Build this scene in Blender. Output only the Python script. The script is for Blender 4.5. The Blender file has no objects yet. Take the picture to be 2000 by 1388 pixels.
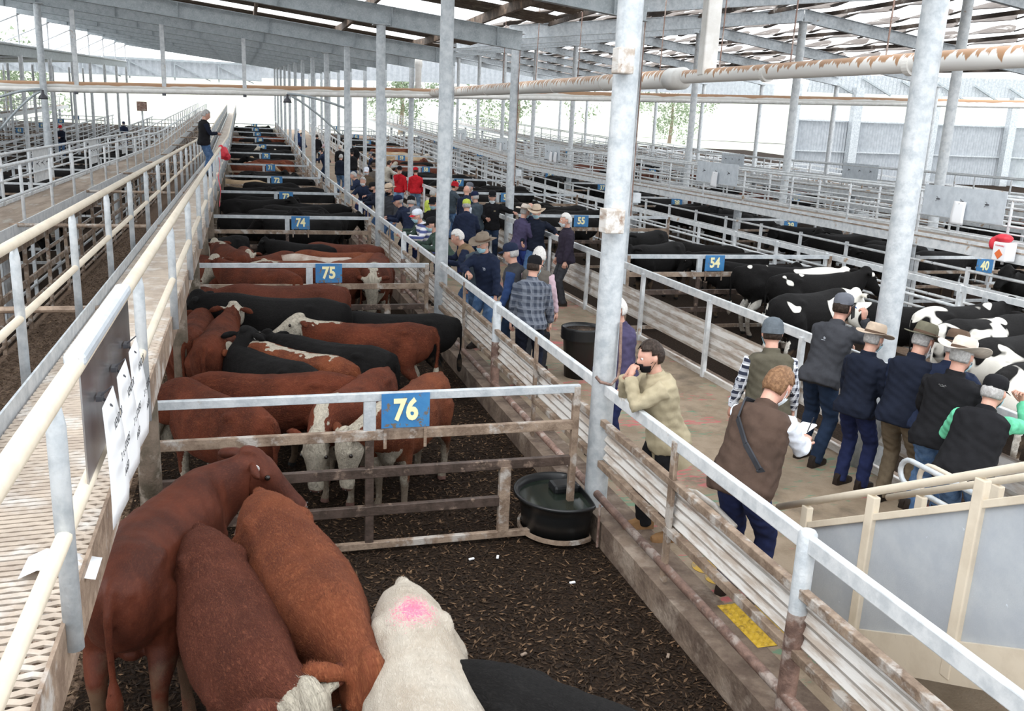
import bpy, math, random
import numpy as np
from mathutils import Matrix, Vector, Quaternion
random.seed(7); RNG = np.random.default_rng(7)
C = bpy.context.scene.collection
PI = math.pi

# ---------------------------------------------------------------- camera, world, light, exposure
CF, CYAW, CPITCH, CROLL, CH = 1750.355, 0.2940, 0.2500, 0.0450, 3.706
def _basis():
    cy, sy, cp, sp = math.cos(CYAW), math.sin(CYAW), math.cos(CPITCH), math.sin(CPITCH)
    f = np.array([sy*cp, cy*cp, -sp]); r = np.array([cy, -sy, 0.0]); u = np.cross(r, f)
    c, s = math.cos(CROLL), math.sin(CROLL)
    return c*r+s*u, -s*r+c*u, f
CR_, CU_, CFW_ = _basis()
cam = bpy.data.cameras.new('camera'); camo = bpy.data.objects.new('camera', cam); C.objects.link(camo)
cam.sensor_width = 36; cam.lens = CF/2000*36; cam.clip_end = 900; cam.clip_start = .05
camo.matrix_world = Matrix(((CR_[0], CU_[0], -CFW_[0], 0), (CR_[1], CU_[1], -CFW_[1], 0), (CR_[2], CU_[2], -CFW_[2], CH), (0, 0, 0, 1)))
bpy.context.scene.camera = camo
vs = bpy.context.scene.view_settings
vs.view_transform = 'Standard'; vs.look = 'None'; vs.gamma = 1; vs.use_curve_mapping = False; vs.exposure = .62
w = bpy.data.worlds.new('overcast_sky'); bpy.context.scene.world = w; w.use_nodes = True
bg = w.node_tree.nodes['Background']; bg.inputs['Color'].default_value = (0.93, 0.965, 1, 1); bg.inputs['Strength'].default_value = 1.7
sl = bpy.data.lights.new('sun', 'SUN'); sl.energy = .7; sl.angle = math.radians(25); sl.color = (1, .97, .93)
so = bpy.data.objects.new('sun', sl); C.objects.link(so)
so.rotation_euler = Vector((0.55, 0.35, -0.75)).to_track_quat('-Z', 'Y').to_euler()
bpy.context.scene.cycles.max_bounces = 8
bpy.context.scene.cycles.diffuse_bounces = 4
bpy.context.scene.cycles.transparent_max_bounces = 16
bpy.context.scene.cycles.sample_clamp_indirect = 8

def ray(px):
    return CFW_ + CR_*(px[0]-1000)/CF - CU_*(px[1]-694)/CF
def onz(px, z):
    d = ray(px); return np.array([0, 0, CH]) + d*((z-CH)/d[2])
def onx(px, x):
    d = ray(px); return np.array([0, 0, CH]) + d*(x/d[0])
def zo(y):
    return 0.0 if y < 40 else .032*(y-40)

# ---------------------------------------------------------------- mesh helpers
class MB:
    def __init__(s): s.v = []; s.f = []; s.n = 0
    def add(s, v, f):
        v = np.asarray(v, float); s.v.append(v); n = s.n
        s.f += [[i+n for i in q] for q in f]; s.n += len(v); return s
    def box(s, c, d, M=None):
        x, y, z = d[0]/2, d[1]/2, d[2]/2
        v = np.array([(-x,-y,-z),(x,-y,-z),(x,y,-z),(-x,y,-z),(-x,-y,z),(x,-y,z),(x,y,z),(-x,y,z)])
        if M is not None: v = v @ np.array(M.to_3x3()).T
        return s.add(v+np.array(c), [(0,3,2,1),(4,5,6,7),(0,1,5,4),(1,2,6,5),(2,3,7,6),(3,0,4,7)])
    def bar(s, a, b, w, h, up=(0,0,1)):
        a, b, up = (np.array(t, float) for t in (a, b, up)); d = b-a; d /= np.linalg.norm(d)
        r = np.cross(d, up)
        if np.linalg.norm(r) < 1e-4: r = np.cross(d, (0,1,0))
        r /= np.linalg.norm(r); u = np.cross(r, d)
        v = [p+sx*r*w/2+sz*u*h/2 for p in (a, b) for sx, sz in ((-1,-1),(1,-1),(1,1),(-1,1))]
        return s.add(v, [(0,1,2,3),(7,6,5,4),(0,4,5,1),(1,5,6,2),(2,6,7,3),(3,7,4,0)])
    def path(s, pts, rad, n=8, caps=True):
        P = np.array(pts, float); m = len(P)
        R = np.full(m, rad, float) if np.isscalar(rad) else np.array(rad, float)
        T = np.gradient(P, axis=0); T /= np.linalg.norm(T, axis=1)[:, None]+1e-12
        u = np.array([0, 0, 1.]) if abs(T[0][2]) < .9 else np.array([0, 1., 0])
        V = []; a = np.arange(n)*2*PI/n
        for i in range(m):
            u = u-T[i]*(u@T[i]); u /= np.linalg.norm(u); w_ = np.cross(T[i], u)
            V.append(P[i]+R[i]*(np.outer(np.cos(a), u)+np.outer(np.sin(a), w_)))
        V = np.concatenate(V); F = [(i*n+j, i*n+(j+1) % n, (i+1)*n+(j+1) % n, (i+1)*n+j) for i in range(m-1) for j in range(n)]
        if caps: F += [tuple(range(n))[::-1], tuple((m-1)*n+j for j in range(n))]
        return s.add(V, F)
    def tube(s, a, b, r, n=8): return s.path([a, b], r, n)
    def ring(s, secs, caps=True):            # list of equal-length closed loops
        n = len(secs[0]); V = np.concatenate([np.asarray(q, float) for q in secs]); m = len(secs)
        F = [(i*n+j, i*n+(j+1) % n, (i+1)*n+(j+1) % n, (i+1)*n+j) for i in range(m-1) for j in range(n)]
        if caps: F += [tuple(range(n))[::-1], tuple((m-1)*n+j for j in range(n))]
        return s.add(V, F)
    def lathe(s, prof, n=24, c=(0,0,0), caps=True):
        a = np.arange(n)*2*PI/n; c = np.array(c, float)
        return s.ring([np.stack([r*np.cos(a), r*np.sin(a), 0*a+z], 1)+c for r, z in prof], caps)
    def ball(s, c, r, n=10, m=7):
        r = np.array([r]*3 if np.isscalar(r) else r, float); secs = []
        a = np.arange(n)*2*PI/n
        for i in range(m):
            t = -PI/2+PI*(i+.02)/(m-1+.04) if i else -PI/2+.02
            if i == m-1: t = PI/2-.02
            secs.append(np.stack([np.cos(t)*np.cos(a), np.cos(t)*np.sin(a), 0*a+math.sin(t)], 1)*r+np.array(c))
        return s.ring(secs)
    def corr(s, p, u, v, pitch=.076, amp=.012):   # corrugated sheet: origin, long edge, short edge; ribs run along v
        p, u, v = (np.array(t, float) for t in (p, u, v)); L = np.linalg.norm(u); nrm = np.cross(u, v); nrm /= np.linalg.norm(nrm)
        n = max(2, int(L/pitch)*4); t = np.linspace(0, 1, n+1)
        o = np.outer(np.sin(t*L/pitch*2*PI)*amp, nrm)
        a = p+np.outer(t, u)+o; V = np.concatenate([a, a+v, a+nrm*.004, a+v+nrm*.004]); k = n+1
        F = [(i, i+1, k+i+1, k+i) for i in range(n)]+[(2*k+i, 3*k+i, 3*k+i+1, 2*k+i+1) for i in range(n)]
        F += [(i, 2*k+i, 2*k+i+1, i+1) for i in range(n)]+[(k+i, k+i+1, 3*k+i+1, 3*k+i) for i in range(n)]
        return s.add(V, F)
    def mesh(s, name, off=(0,0,0)):
        me = bpy.data.meshes.new(name); V = np.concatenate(s.v)-np.array(off, float)
        me.from_pydata(V.tolist(), [], s.f); return me
    def build(s, name, mat, parent=None, smooth=False, bevel=0):
        off = wloc(parent)
        o = bpy.data.objects.new(name, s.mesh(name, off)); C.objects.link(o)
        if parent is not None: o.parent = parent
        if mat: o.data.materials.append(mat)
        if smooth: smooth_me(o.data)
        if bevel:
            b = o.modifiers.new('bevel', 'BEVEL'); b.width = bevel; b.segments = 2; b.limit_method = 'ANGLE'
        return o
def wloc(o):
    t = np.zeros(3)
    while o is not None: t = t+np.array(o.location); o = o.parent
    return t
def smooth_me(me, ang=None):
    me.polygons.foreach_set('use_smooth', [True]*len(me.polygons))
    if ang: me.set_sharp_from_angle(angle=ang)
def tag(o, label=None, cat=None, group=None, kind=None):
    for k, x in (('label', label), ('category', cat), ('group', group), ('kind', kind)):
        if x: o[k] = x
    return o
def empty(name, loc, label=None, cat=None, group=None, rz=0):
    o = bpy.data.objects.new(name, None); C.objects.link(o); o.location = loc; o.rotation_euler = (0, 0, rz); o.empty_display_size = .1
    return tag(o, label, cat, group)
def copy_tree(o, parent=None):
    c = o.copy(); C.objects.link(c); c.parent = parent
    for ch in list(o.children): copy_tree(ch, c)
    return c
def text_mesh(txt, size, depth=.003, bold=.0):
    cu = bpy.data.curves.new('t', 'FONT'); cu.body = txt; cu.size = size; cu.extrude = depth; cu.offset = bold
    cu.align_x = 'CENTER'; cu.align_y = 'CENTER'; cu.resolution_u = 3
    o = bpy.data.objects.new('t', cu); C.objects.link(o); bpy.context.view_layer.update()
    me = bpy.data.meshes.new_from_object(o.evaluated_get(bpy.context.evaluated_depsgraph_get()))
    bpy.data.objects.remove(o); return me

# ---------------------------------------------------------------- materials
def mat(name, col, rough=.6, metal=0, col2=None, scale=6, mix=(.45, .6), bump=0, bscale=60, col3=None, scale3=2, mix3=(.55, .65), detail=5, stretch=None, coord='Object', spec=None, alpha=None, trans=0):
    m = bpy.data.materials.new(name); m.use_nodes = True; nt = m.node_tree; N = nt.nodes; L = nt.links
    b = N['Principled BSDF']; b.inputs['Roughness'].default_value = rough; b.inputs['Metallic'].default_value = metal
    if spec is not None: b.inputs['Specular IOR Level'].default_value = spec
    if trans: b.inputs['Transmission Weight'].default_value = trans
    if alpha is not None: b.inputs['Alpha'].default_value = alpha
    tc = N.new('ShaderNodeTexCoord'); mp = N.new('ShaderNodeMapping'); L.new(tc.outputs[coord], mp.inputs[0])
    if stretch: mp.inputs['Scale'].default_value = stretch
    src = None
    def mixin(prev, c, sc, mm):
        n = N.new('ShaderNodeTexNoise'); n.inputs['Scale'].default_value = sc; n.inputs['Detail'].default_value = detail; n.inputs['Roughness'].default_value = .65
        L.new(mp.outputs[0], n.inputs['Vector'])
        r = N.new('ShaderNodeMapRange'); r.inputs['From Min'].default_value = mm[0]; r.inputs['From Max'].default_value = mm[1]; L.new(n.outputs['Fac'], r.inputs['Value'])
        x = N.new('ShaderNodeMix'); x.data_type = 'RGBA'; L.new(r.outputs[0], x.inputs['Factor'])
        if prev is None: x.inputs['A'].default_value = (*col, 1)
        else: L.new(prev, x.inputs['A'])
        x.inputs['B'].default_value = (*c, 1); return x.outputs['Result']
    if col2: src = mixin(src, col2, scale, mix)
    if col3: src = mixin(src, col3, scale3, mix3)
    if src: L.new(src, b.inputs['Base Color'])
    else: b.inputs['Base Color'].default_value = (*col, 1)
    if bump:
        n = N.new('ShaderNodeTexNoise'); n.inputs['Scale'].default_value = bscale; n.inputs['Detail'].default_value = 4; L.new(mp.outputs[0], n.inputs['Vector'])
        u = N.new('ShaderNodeBump'); u.inputs['Strength'].default_value = bump; u.inputs['Distance'].default_value = .02
        L.new(n.outputs['Fac'], u.inputs['Height']); L.new(u.outputs[0], b.inputs['Normal'])
    return m
M = {}
M['galv'] = mat('galvanised_steel', (.60, .63, .65), .5, .25, (.42, .46, .49), 9, (.4, .65), .15, 40, (.30, .22, .15), 3.1, (.66, .74))
M['galvw'] = mat('pale_galvanised_steel', (.72, .74, .75), .55, .1, (.55, .58, .60), 7, (.42, .62), .1, 40, (.42, .30, .2), 2.3, (.64, .70))
M['beam'] = mat('galvanised_beam_steel', (.42, .46, .48), .5, .25, (.30, .34, .36), 5, (.4, .65), .1, 30, (.5, .53, .55), 30, (.5, .7))
M['lowrail'] = mat('worn_brown_steel', (.36, .27, .20), .6, .15, (.20, .14, .10), 8, (.4, .6), .3, 60, (.50, .46, .42), 4.3, (.52, .62))
M['darkrail'] = mat('dark_worn_steel', (.12, .085, .07), .45, .3, (.07, .05, .04), 8, (.4, .6), .2, 50, (.3, .22, .17), 5, (.58, .66))
M['rust'] = mat('rusty_pipe_steel', (.30, .19, .15), .55, .2, (.16, .10, .08), 9, (.4, .6), .3, 60, (.42, .35, .31), 5, (.52, .62))
M['panel'] = mat('dirty_white_cladding', (.66, .64, .61), .5, .1, (.45, .38, .32), 5, (.45, .62), .1, 60, (.30, .2, .14), 2.1, (.60, .68), stretch=(4, .5, 3))
M['alu'] = mat('aluminium_sheet', (.68, .73, .78), .42, .35, (.58, .63, .68), 6, (.4, .6))
M['alud'] = mat('brushed_aluminium', (.5, .5, .5), .25, .85, (.35, .33, .33), 3, (.4, .6), stretch=(1, 1, .3))
M['concrete'] = mat('worn_concrete', (.33, .255, .18), .8, 0, (.24, .18, .12), 3, (.4, .62), .3, 60, (.15, .115, .08), 1.1, (.56, .68))
M['kerb'] = mat('stained_concrete_kerb', (.21, .155, .115), .85, 0, (.11, .075, .055), 4, (.4, .6), .6, 25, (.3, .24, .19), 2.2, (.55, .66))
M['mulch'] = mat('wood_chip_bedding', (.016, .011, .008), .95, 0, (.04, .025, .016), 38, (.45, .6), 1.0, 45, (.09, .055, .035), 55, (.66, .7), spec=.1)
M['race'] = mat('dry_chip_floor', (.19, .125, .08), .9, 0, (.10, .06, .038), 25, (.42, .6), 1.0, 45, (.34, .25, .17), 40, (.6, .68))
M['grate'] = mat('walkway_grating_steel', (.52, .44, .36), .6, .1, (.40, .33, .27), 5, (.4, .62), .2, 40, (.63, .6, .56), 3, (.5, .65))
M['under'] = mat('dark_void', (.06, .05, .04), .9)
M['sign'] = mat('blue_sign_paint', (.035, .17, .40), .5, 0, (.05, .22, .46), 5, (.4, .6), 0, 10, (.16, .13, .10), 16, (.60, .63))
M['yellow'] = mat('cream_yellow_lettering', (.92, .86, .5), .6)
M['cream'] = mat('cream_painted_steel', (.68, .60, .48), .45, 0, (.60, .52, .41), 4, (.45, .65), 0, 10, (.28, .18, .12), 6, (.70, .74))
M['sheet'] = mat('grey_plastic_panel', (.44, .47, .50), .5, 0, (.39, .42, .46), 4, (.4, .6), .1, 120, (.62, .68, .74), 26, (.70, .74))
M['black'] = mat('black_plastic', (.012, .013, .014), .35)
M['water'] = mat('murky_water', (.012, .018, .014), .12, 0, (.02, .026, .018), 3, spec=.3)
M['tactile'] = mat('yellow_tactile_paving', (.62, .40, .03), .6, 0, (.35, .22, .03), 20, (.5, .65))
M['yellowpaint'] = mat('faded_yellow_floor_paint', (.58, .36, .05), .7, 0, (.34, .25, .13), 9, (.48, .6))
M['pvc'] = mat('white_pvc_pipe', (.80, .79, .76), .5, 0, (.70, .68, .64), 4, (.4, .6))
M['white'] = mat('white_paper', (.85, .86, .88), .7)
M['ink'] = mat('black_ink', (.02, .02, .025), .7)
M['red'] = mat('red_plastic', (.62, .03, .05), .5)
M['redp'] = mat('pink_red_tape', (.75, .08, .12), .6)
M['wood'] = mat('weathered_timber', (.34, .26, .2), .8, 0, (.2, .15, .11), 12, (.4, .6), .3, 60, stretch=(6, 1, 1))
M['orange'] = mat('orange_sticker', (.75, .16, .04), .6)
M['lamp'] = mat('dark_lamp_metal', (.08, .08, .09), .4, .5)
M['clad'] = mat('grey_wall_cladding', (.50, .53, .56), .55, .15, (.42, .45, .48), 3, (.4, .6))
M['roofdark'] = mat('aged_roof_sheet', (.16, .13, .105), .7, .1, (.09, .07, .055), 6, (.4, .6), .2, 30, (.26, .22, .18), 3, (.55, .65))
M['purlin'] = mat('rusty_purlin', (.22, .16, .12), .7, .1, (.10, .07, .05), 5, (.4, .6), .2, 30, (.38, .25, .16), 4, (.56, .64))
M['rooflight'] = mat('translucent_roof_sheet', (.9, .92, .93), .6, 0, trans=.0)
M['foliage'] = mat('haze_paled_foliage', (.22, .28, .18), .8, 0, (.30, .36, .25), 5, (.4, .6))  # distance haze is put into the leaf colour as a lighter green
M['hill'] = mat('pale_grass_hill', (.52, .54, .45), .9, 0, (.42, .45, .36), .12, (.4, .6), 0, 1, (.60, .62, .54), .05, (.5, .65))

# streaked long pipe and ochre-topped thin pipe: dirt that has settled on the upper side
def pipe_mat(name, streak):
    m = bpy.data.materials.new(name); m.use_nodes = True; nt = m.node_tree; N = nt.nodes; L = nt.links; b = N['Principled BSDF']
    b.inputs['Roughness'].default_value = .5
    tc = N.new('ShaderNodeTexCoord'); sp = N.new('ShaderNodeSeparateXYZ'); L.new(tc.outputs['Object'], sp.inputs[0])
    mp = N.new('ShaderNodeMapping'); L.new(tc.outputs['Object'], mp.inputs[0]); mp.inputs['Scale'].default_value = (.3, 6, .3) if streak else (1, 1, 1)
    n = N.new('ShaderNodeTexNoise'); n.inputs['Scale'].default_value = 1.6 if streak else .9; n.inputs['Detail'].default_value = 3; L.new(mp.outputs[0], n.inputs['Vector'])
    at = N.new('ShaderNodeAttribute'); at.attribute_name = 'dirt'
    ad = N.new('ShaderNodeMath'); ad.operation = 'MULTIPLY_ADD'; L.new(n.outputs['Fac'], ad.inputs[0]); ad.inputs[1].default_value = 3.0 if streak else .9; L.new(at.outputs['Fac'], ad.inputs[2])
    r = N.new('ShaderNodeMapRange'); r.inputs['From Min'].default_value = 2.16 if streak else 1.0; r.inputs['From Max'].default_value = 2.26 if streak else 1.06; L.new(ad.outputs[0], r.inputs['Value'])
    x = N.new('ShaderNodeMix'); x.data_type = 'RGBA'; L.new(r.outputs[0], x.inputs['Factor'])
    x.inputs['A'].default_value = (.80, .79, .76, 1); x.inputs['B'].default_value = (.42, .24, .13, 1); L.new(x.outputs['Result'], b.inputs['Base Color'])
    return m
M['pipestreak'] = pipe_mat('streaked_pvc_pipe', True); M['pipeochre'] = pipe_mat('ochre_topped_pipe', False)

# lane concrete with stock-marker paint specks
def lane_mat():
    m = M['concrete'].copy(); m.name = 'lane_concrete_with_paint_marks'; nt = m.node_tree; N = nt.nodes; L = nt.links; b = N['Principled BSDF']
    prev = b.inputs['Base Color'].links[0].from_socket; tc = [n for n in N if n.type == 'TEX_COORD'][0]
    for col, sc, off, th in (((.55, .10, .12), 2.2, 3, .0), ((.10, .26, .16), 2.0, 9, .0)):
        mp = N.new('ShaderNodeMapping'); mp.inputs['Location'].default_value = (off, off, 0); L.new(tc.outputs['Object'], mp.inputs[0])
        mp.inputs['Rotation'].default_value = (0, 0, .6); mp.inputs['Scale'].default_value = (1, 3, 1)
        a = N.new('ShaderNodeTexNoise'); a.inputs['Scale'].default_value = sc*3; a.inputs['Detail'].default_value = 6; L.new(mp.outputs[0], a.inputs['Vector'])
        c = N.new('ShaderNodeTexNoise'); c.inputs['Scale'].default_value = .55; L.new(mp.outputs[0], c.inputs['Vector'])
        ml = N.new('ShaderNodeMath'); ml.operation = 'ADD'; L.new(a.outputs['Fac'], ml.inputs[0]); L.new(c.outputs['Fac'], ml.inputs[1])
        r = N.new('ShaderNodeMapRange'); r.inputs['From Min'].default_value = 1.16; r.inputs['From Max'].default_value = 1.25; L.new(ml.outputs[0], r.inputs['Value']); r.inputs['To Max'].default_value = .7
        x = N.new('ShaderNodeMix'); x.data_type = 'RGBA'; L.new(r.outputs[0], x.inputs['Factor']); L.new(prev, x.inputs['A']); x.inputs['B'].default_value = (*col, 1); prev = x.outputs['Result']
    L.new(prev, b.inputs['Base Color']); return m
M['lane'] = lane_mat()
def NW(n):
    return ['zero','ten','twenty','thirty','forty','fifty','sixty','seventy','eighty'][n//10]+(['','-one','-two','-three','-four','-five','-six','-seven','-eight','-nine'][n % 10])
# ---------------------------------------------------------------- the setting
ORD = ['nearest', 'second nearest', 'third nearest', 'fourth nearest', 'fifth nearest', 'sixth nearest', 'seventh nearest', 'eighth nearest', 'ninth nearest', 'tenth nearest', 'eleventh nearest', 'twelfth nearest', 'thirteenth nearest', 'fourteenth nearest', 'fifteenth nearest']
YS = [-6, 0, 10, 20, 30, 40, 55, 70, 85, 102]
def strip(name, x0, x1, z, m, ys=YS, thick=0, kind='structure'):
    b = MB(); V = []; F = []
    for y in ys: V += [(x0, y, z+zo(y)), (x1, y, z+zo(y))]
    n = len(ys); F = [(2*i, 2*i+1, 2*i+3, 2*i+2) for i in range(n-1)]
    if thick:
        k = len(V); V += [(x, y, q-thick) for x, y, q in V]
        F += [(2*i, 2*i+2, k+2*i+2, k+2*i) for i in range(n-1)]+[(2*i+1, k+2*i+1, k+2*i+3, 2*i+3) for i in range(n-1)]+[(0, k, k+1, 1), (k-2, k-1, 2*k-1, 2*k-2)]
    b.add(V, F); o = b.build(name, m); o['kind'] = kind; return o
GZ, LZ = .13, .37                                   # pen ground level, lane level
strip('floor', -1.1, 3.0, GZ, M['mulch']); strip('floor', -3.7, -1.0, .12, M['race']); strip('floor', -60, -3.5, GZ, M['mulch'])
strip('floor', 3.30, 6.36, LZ, M['lane'], thick=.3); strip('floor', 6.2, 11, GZ, M['mulch']); strip('floor', 10.9, 13.0, .12, M['race']); strip('floor', 12.9, 60, GZ, M['mulch'])
strip('trim_kerb', 2.92, 3.30, LZ+.004, M['kerb'], thick=.32); strip('trim_kerb', 6.33, 6.47, LZ+.004, M['kerb'], thick=.32)
b = MB(); b.add([(-160, 102, 1.9), (220, 102, 1.9), (220, 320, 3), (-160, 320, 3), (60, -20, .05), (220, -20, .05), (220, 102, 1.9), (60, 102, 1.9), (-160, -20, .05), (-60, -20, .05), (-60, 102, 1.9), (-160, 102, 1.9)], [(0, 1, 2, 3), (4, 5, 6, 7), (8, 9, 10, 11)])
b.build('floor', M['hill'])['kind'] = 'structure'
# distant hillside
nx, ny = 50, 8; V = []; F = []
for j in range(ny):
    for i in range(nx+1):
        a = -.9+2.1*i/nx; R_ = 230+j*22; h = 2.5+min(j, 6)*(2.1+1.0*math.sin(i*.37+1)+.6*math.sin(i*.9))
        V.append((R_*math.sin(a), R_*math.cos(a), h))
F = [(j*(nx+1)+i, j*(nx+1)+i+1, (j+1)*(nx+1)+i+1, (j+1)*(nx+1)+i) for j in range(ny-1) for i in range(nx)]
o = MB().add(V, F).build('grassy_hillside', M['hill'], smooth=True); tag(o, 'pale grassy hillside rising beyond the far end of the saleyard', 'hill'); o['kind'] = 'structure'

# ---------------------------------------------------------------- columns
YL = [7.12+7.03*k for k in range(13)]              # roof columns along the left side of the people lane
YR = [7.55]+[14.5+7.1*k for k in range(12)]        # and along its right side
def zroof(x, y): return 5.76-.1*(x-3)+(.035*(y-28) if y > 28 else 0)
def column(x, y, r, z1, label, group, cap=True, box=None, z0=GZ, name='roof_column', m='galv'):
    e = empty(name, (x, y, z0), label, 'column', group)
    MB().lathe([(r, z0), (r, z1)], 20 if r > .05 else 10, (x, y, 0)).build('shaft', M[m], e, smooth=False)
    for p in e.children: smooth_me(p.data, math.radians(40))
    if cap:
        MB().box((x, y, z1+.01), (r*3.4, r*3.4, .02)).build('cap_plate', M[m], e)
    if box:
        MB().box((x+r+.07, y-.02, box), (.15, .12, .17)).build('junction_box', M['galv'], e, bevel=.006)
        MB().tube((x+r*.6, y-r-.015, box-.3), (x+r*.6, y-r-.015, z1), .012, 8).build('cable_conduit', M['rust'], e)
    return e
for k, y in enumerate(YL):
    zz = zroof(3, y)
    e = column(3.02, y, .105 if k < 3 else .09, zz, f'round galvanised column on the pen side of the people lane, {ORD[k]} to the camera', 'left lane columns', z0=GZ+zo(y), box=None if k else None)
    if k == 0:
        MB().box((2.93, y-.14, 2.98), (.17, .16, .2)).build('junction_box', M['panel'], e, bevel=.01)
        MB().box((2.93, y-.14, 4.25), (.14, .14, .2)).build('junction_box', M['panel'], e, bevel=.01)
        MB().path([(3.10, y-.1, 2.1), (3.11, y-.12, 1.75), (3.10, y-.13, 1.62), (3.02, y-.17, 1.56), (2.93, y-.14, 1.58), (2.9, y-.1, 1.62)], .014, 8).build('cable_conduit', M['rust'], e, smooth=True)
for k, y in enumerate(YR):
    zz = zroof(6.3, y)+.4
    column(6.3, y, .12 if k < 2 else .105, zz, f'round galvanised column on the far side of the people lane, {ORD[k]} to the camera', 'right lane columns', z0=GZ+zo(y), box=2.6 if k in (1, 2) else None)
# concrete footing sleeve of the near right column
tag(MB().lathe([(.20, LZ), (.19, LZ+.6), (.165, LZ+1.0), (.13, LZ+1.05)], 24, (6.3, 7.55, 0)).build('column_sleeve', M['galv'], smooth=True), 'thick grey steel sleeve around the foot of the near right column', 'sleeve')

# ---------------------------------------------------------------- roof over the near pens
YF = [0.1]+YL
for k, y in enumerate(YF):
    e = empty('roof_rafter', (6.3, y, zroof(6.3, y)), f'deep galvanised roof rafter spanning left from the lane columns, {ORD[k]} to the camera', 'rafter', 'rafters over the near pens')
    x0 = -10; za, zb = zroof(x0, y), zroof(6.3, y); h = .42
    b = MB(); b.bar((x0, y, za+h/2), (6.3, y, zb+h/2), .012, h); b.build('web', M['beam'], e)
    b = MB(); b.bar((x0, y, za+.006), (6.3, y, zb+.006), .14, .014); b.bar((x0, y, za+h), (6.3, y, zb+h), .14, .014); b.build('flange', M['beam'], e)
    for x in np.arange(-9, 6.3, 2.45):
        z = zroof(x, y); MB().box((x, y-.05, z+h/2), (.014, .07, h-.03)).build('stiffener', M['beam'], e)
for k in range(7):
    x = -9.4+k*2.45
    e = empty('roof_purlin', (x, 14, zroof(x, 14)+.45), f'rusty roof purlin running away under the roof sheets, number {["one","two","three","four","five","six","seven"][k]} counted from the left eave', 'purlin', 'purlins over the near pens')
    b = MB(); pts = [(x, y, zroof(x, y)+.53) for y in (-4, 28, 92)]
    for a, c in zip(pts, pts[1:]): b.bar(a, c, .012, .2)
    for a, c in zip(pts, pts[1:]):
        b.bar((a[0]+.035, a[1], a[2]-.1), (c[0]+.035, c[1], c[2]-.1), .07, .01)
    b.build('channel', M['purlin'], e)
n = 0
for k in range(len(YF)-1):
    y0, y1 = YF[k], YF[k+1]
    if k == 0: continue                              # sheets left out of this unseen bay so top light reaches the pen
    for a, c in ((y0+1.75, y0+4.7), (y0+5.3, y0+6.75)):
        b = MB(); zt = .65
        p = np.array((-10.3, a, zroof(-10.3, a)+zt)); q = np.array((6.7, a, zroof(6.7, a)+zt)); r_ = np.array((-10.3, c, zroof(-10.3, c)+zt))
        b.corr(p, r_-p, q-p, .19, .02)
        o = b.build('ceiling', M['roofdark']); o['kind'] = 'structure'
# left eave posts between the roof and the lower shed on the left
for k in range(5, len(YF)):
    y = YF[k]
    tag(MB().tube((-10, y, 6.15+.035*(y-42)), (-10, y, zroof(-10, y)), .04, 8).build('eave_post', M['galvw']), f'slim vertical post in the open gap above the left eave beam, {ORD[k-5]}', 'post', 'eave gap posts')
    tag(MB().tube((-9.9, y+.1, zroof(-10, y)+.0), (-12.2, y-2.5, 6.0+.035*(y-42)), .035, 8).build('diagonal_brace', M['galvw']), f'slanting brace across the open sky gap at the left eave, {ORD[k-5]} to the camera', 'brace', 'eave gap braces')
e = empty('eave_beam', (-10, 40, 6), 'dark grey eave beam with rolled gutter on the left shed', 'beam')
b = MB(); g = MB()
for k in range(3, len(YF)-1):
    ya, yb = YF[k], YF[k+1]; f = lambda y: 5.85+.035*(y-42)
    b.bar((-10, ya, f(ya)), (-10, yb, f(yb)), .05, .45); g.tube((-9.95, ya, f(ya)+.27), (-9.95, yb, f(yb)+.27), .07, 8)
b.build('web', M['beam'], e); g.build('gutter', M['galv'], e)
e = empty('shed_roof', (-16, 60, 5.5), 'low grey roof of the left shed beyond the open eave gap', 'roof')
b = MB()
for k in range(4, len(YF)-1):
    ya, yb = YF[k]+.2, YF[k+1]-.4; f = lambda y: 6.1+.035*(y-42)
    b.add([(-10.1, ya, f(ya)), (-10.1, yb, f(yb)), (-24, yb, f(yb)-.9), (-24, ya, f(ya)-.9)], [(0, 1, 2, 3)])
b.build('sheeting', M['clad'], e)
sh = e.children[0].modifiers.new('thick', 'SOLIDIFY'); sh.thickness = .03
for xx, gname in ((-10, 'left shed columns under the eave'), (-13.6, 'left shed columns in the second row'), (-20, 'left shed columns in the third row')):
    for k in range(2 if xx == -10 else 3, len(YF)):
        y = YF[k]; column(xx, y, .10 if xx == -10 else .08, (5.7 if xx == -10 else 5.35)+.035*(y-42), f'pale round column of the left shed, {"under its eave" if xx==-10 else "in its second row" if xx==-13.6 else "in its third row"}, {ORD[k-2]} to the camera', gname, cap=False, z0=GZ+zo(y), name='shed_column', m='galvw')
# left thick near column at picture edge
for k, y in enumerate((20.6, 27.6, 34.6)):
    column(-6.4, y, .11, zroof(-6.4, y), f'tall galvanised column beside the left people lane, {ORD[k]} to the camera', 'left lane tall columns', z0=GZ, name='shed_column')

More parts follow.
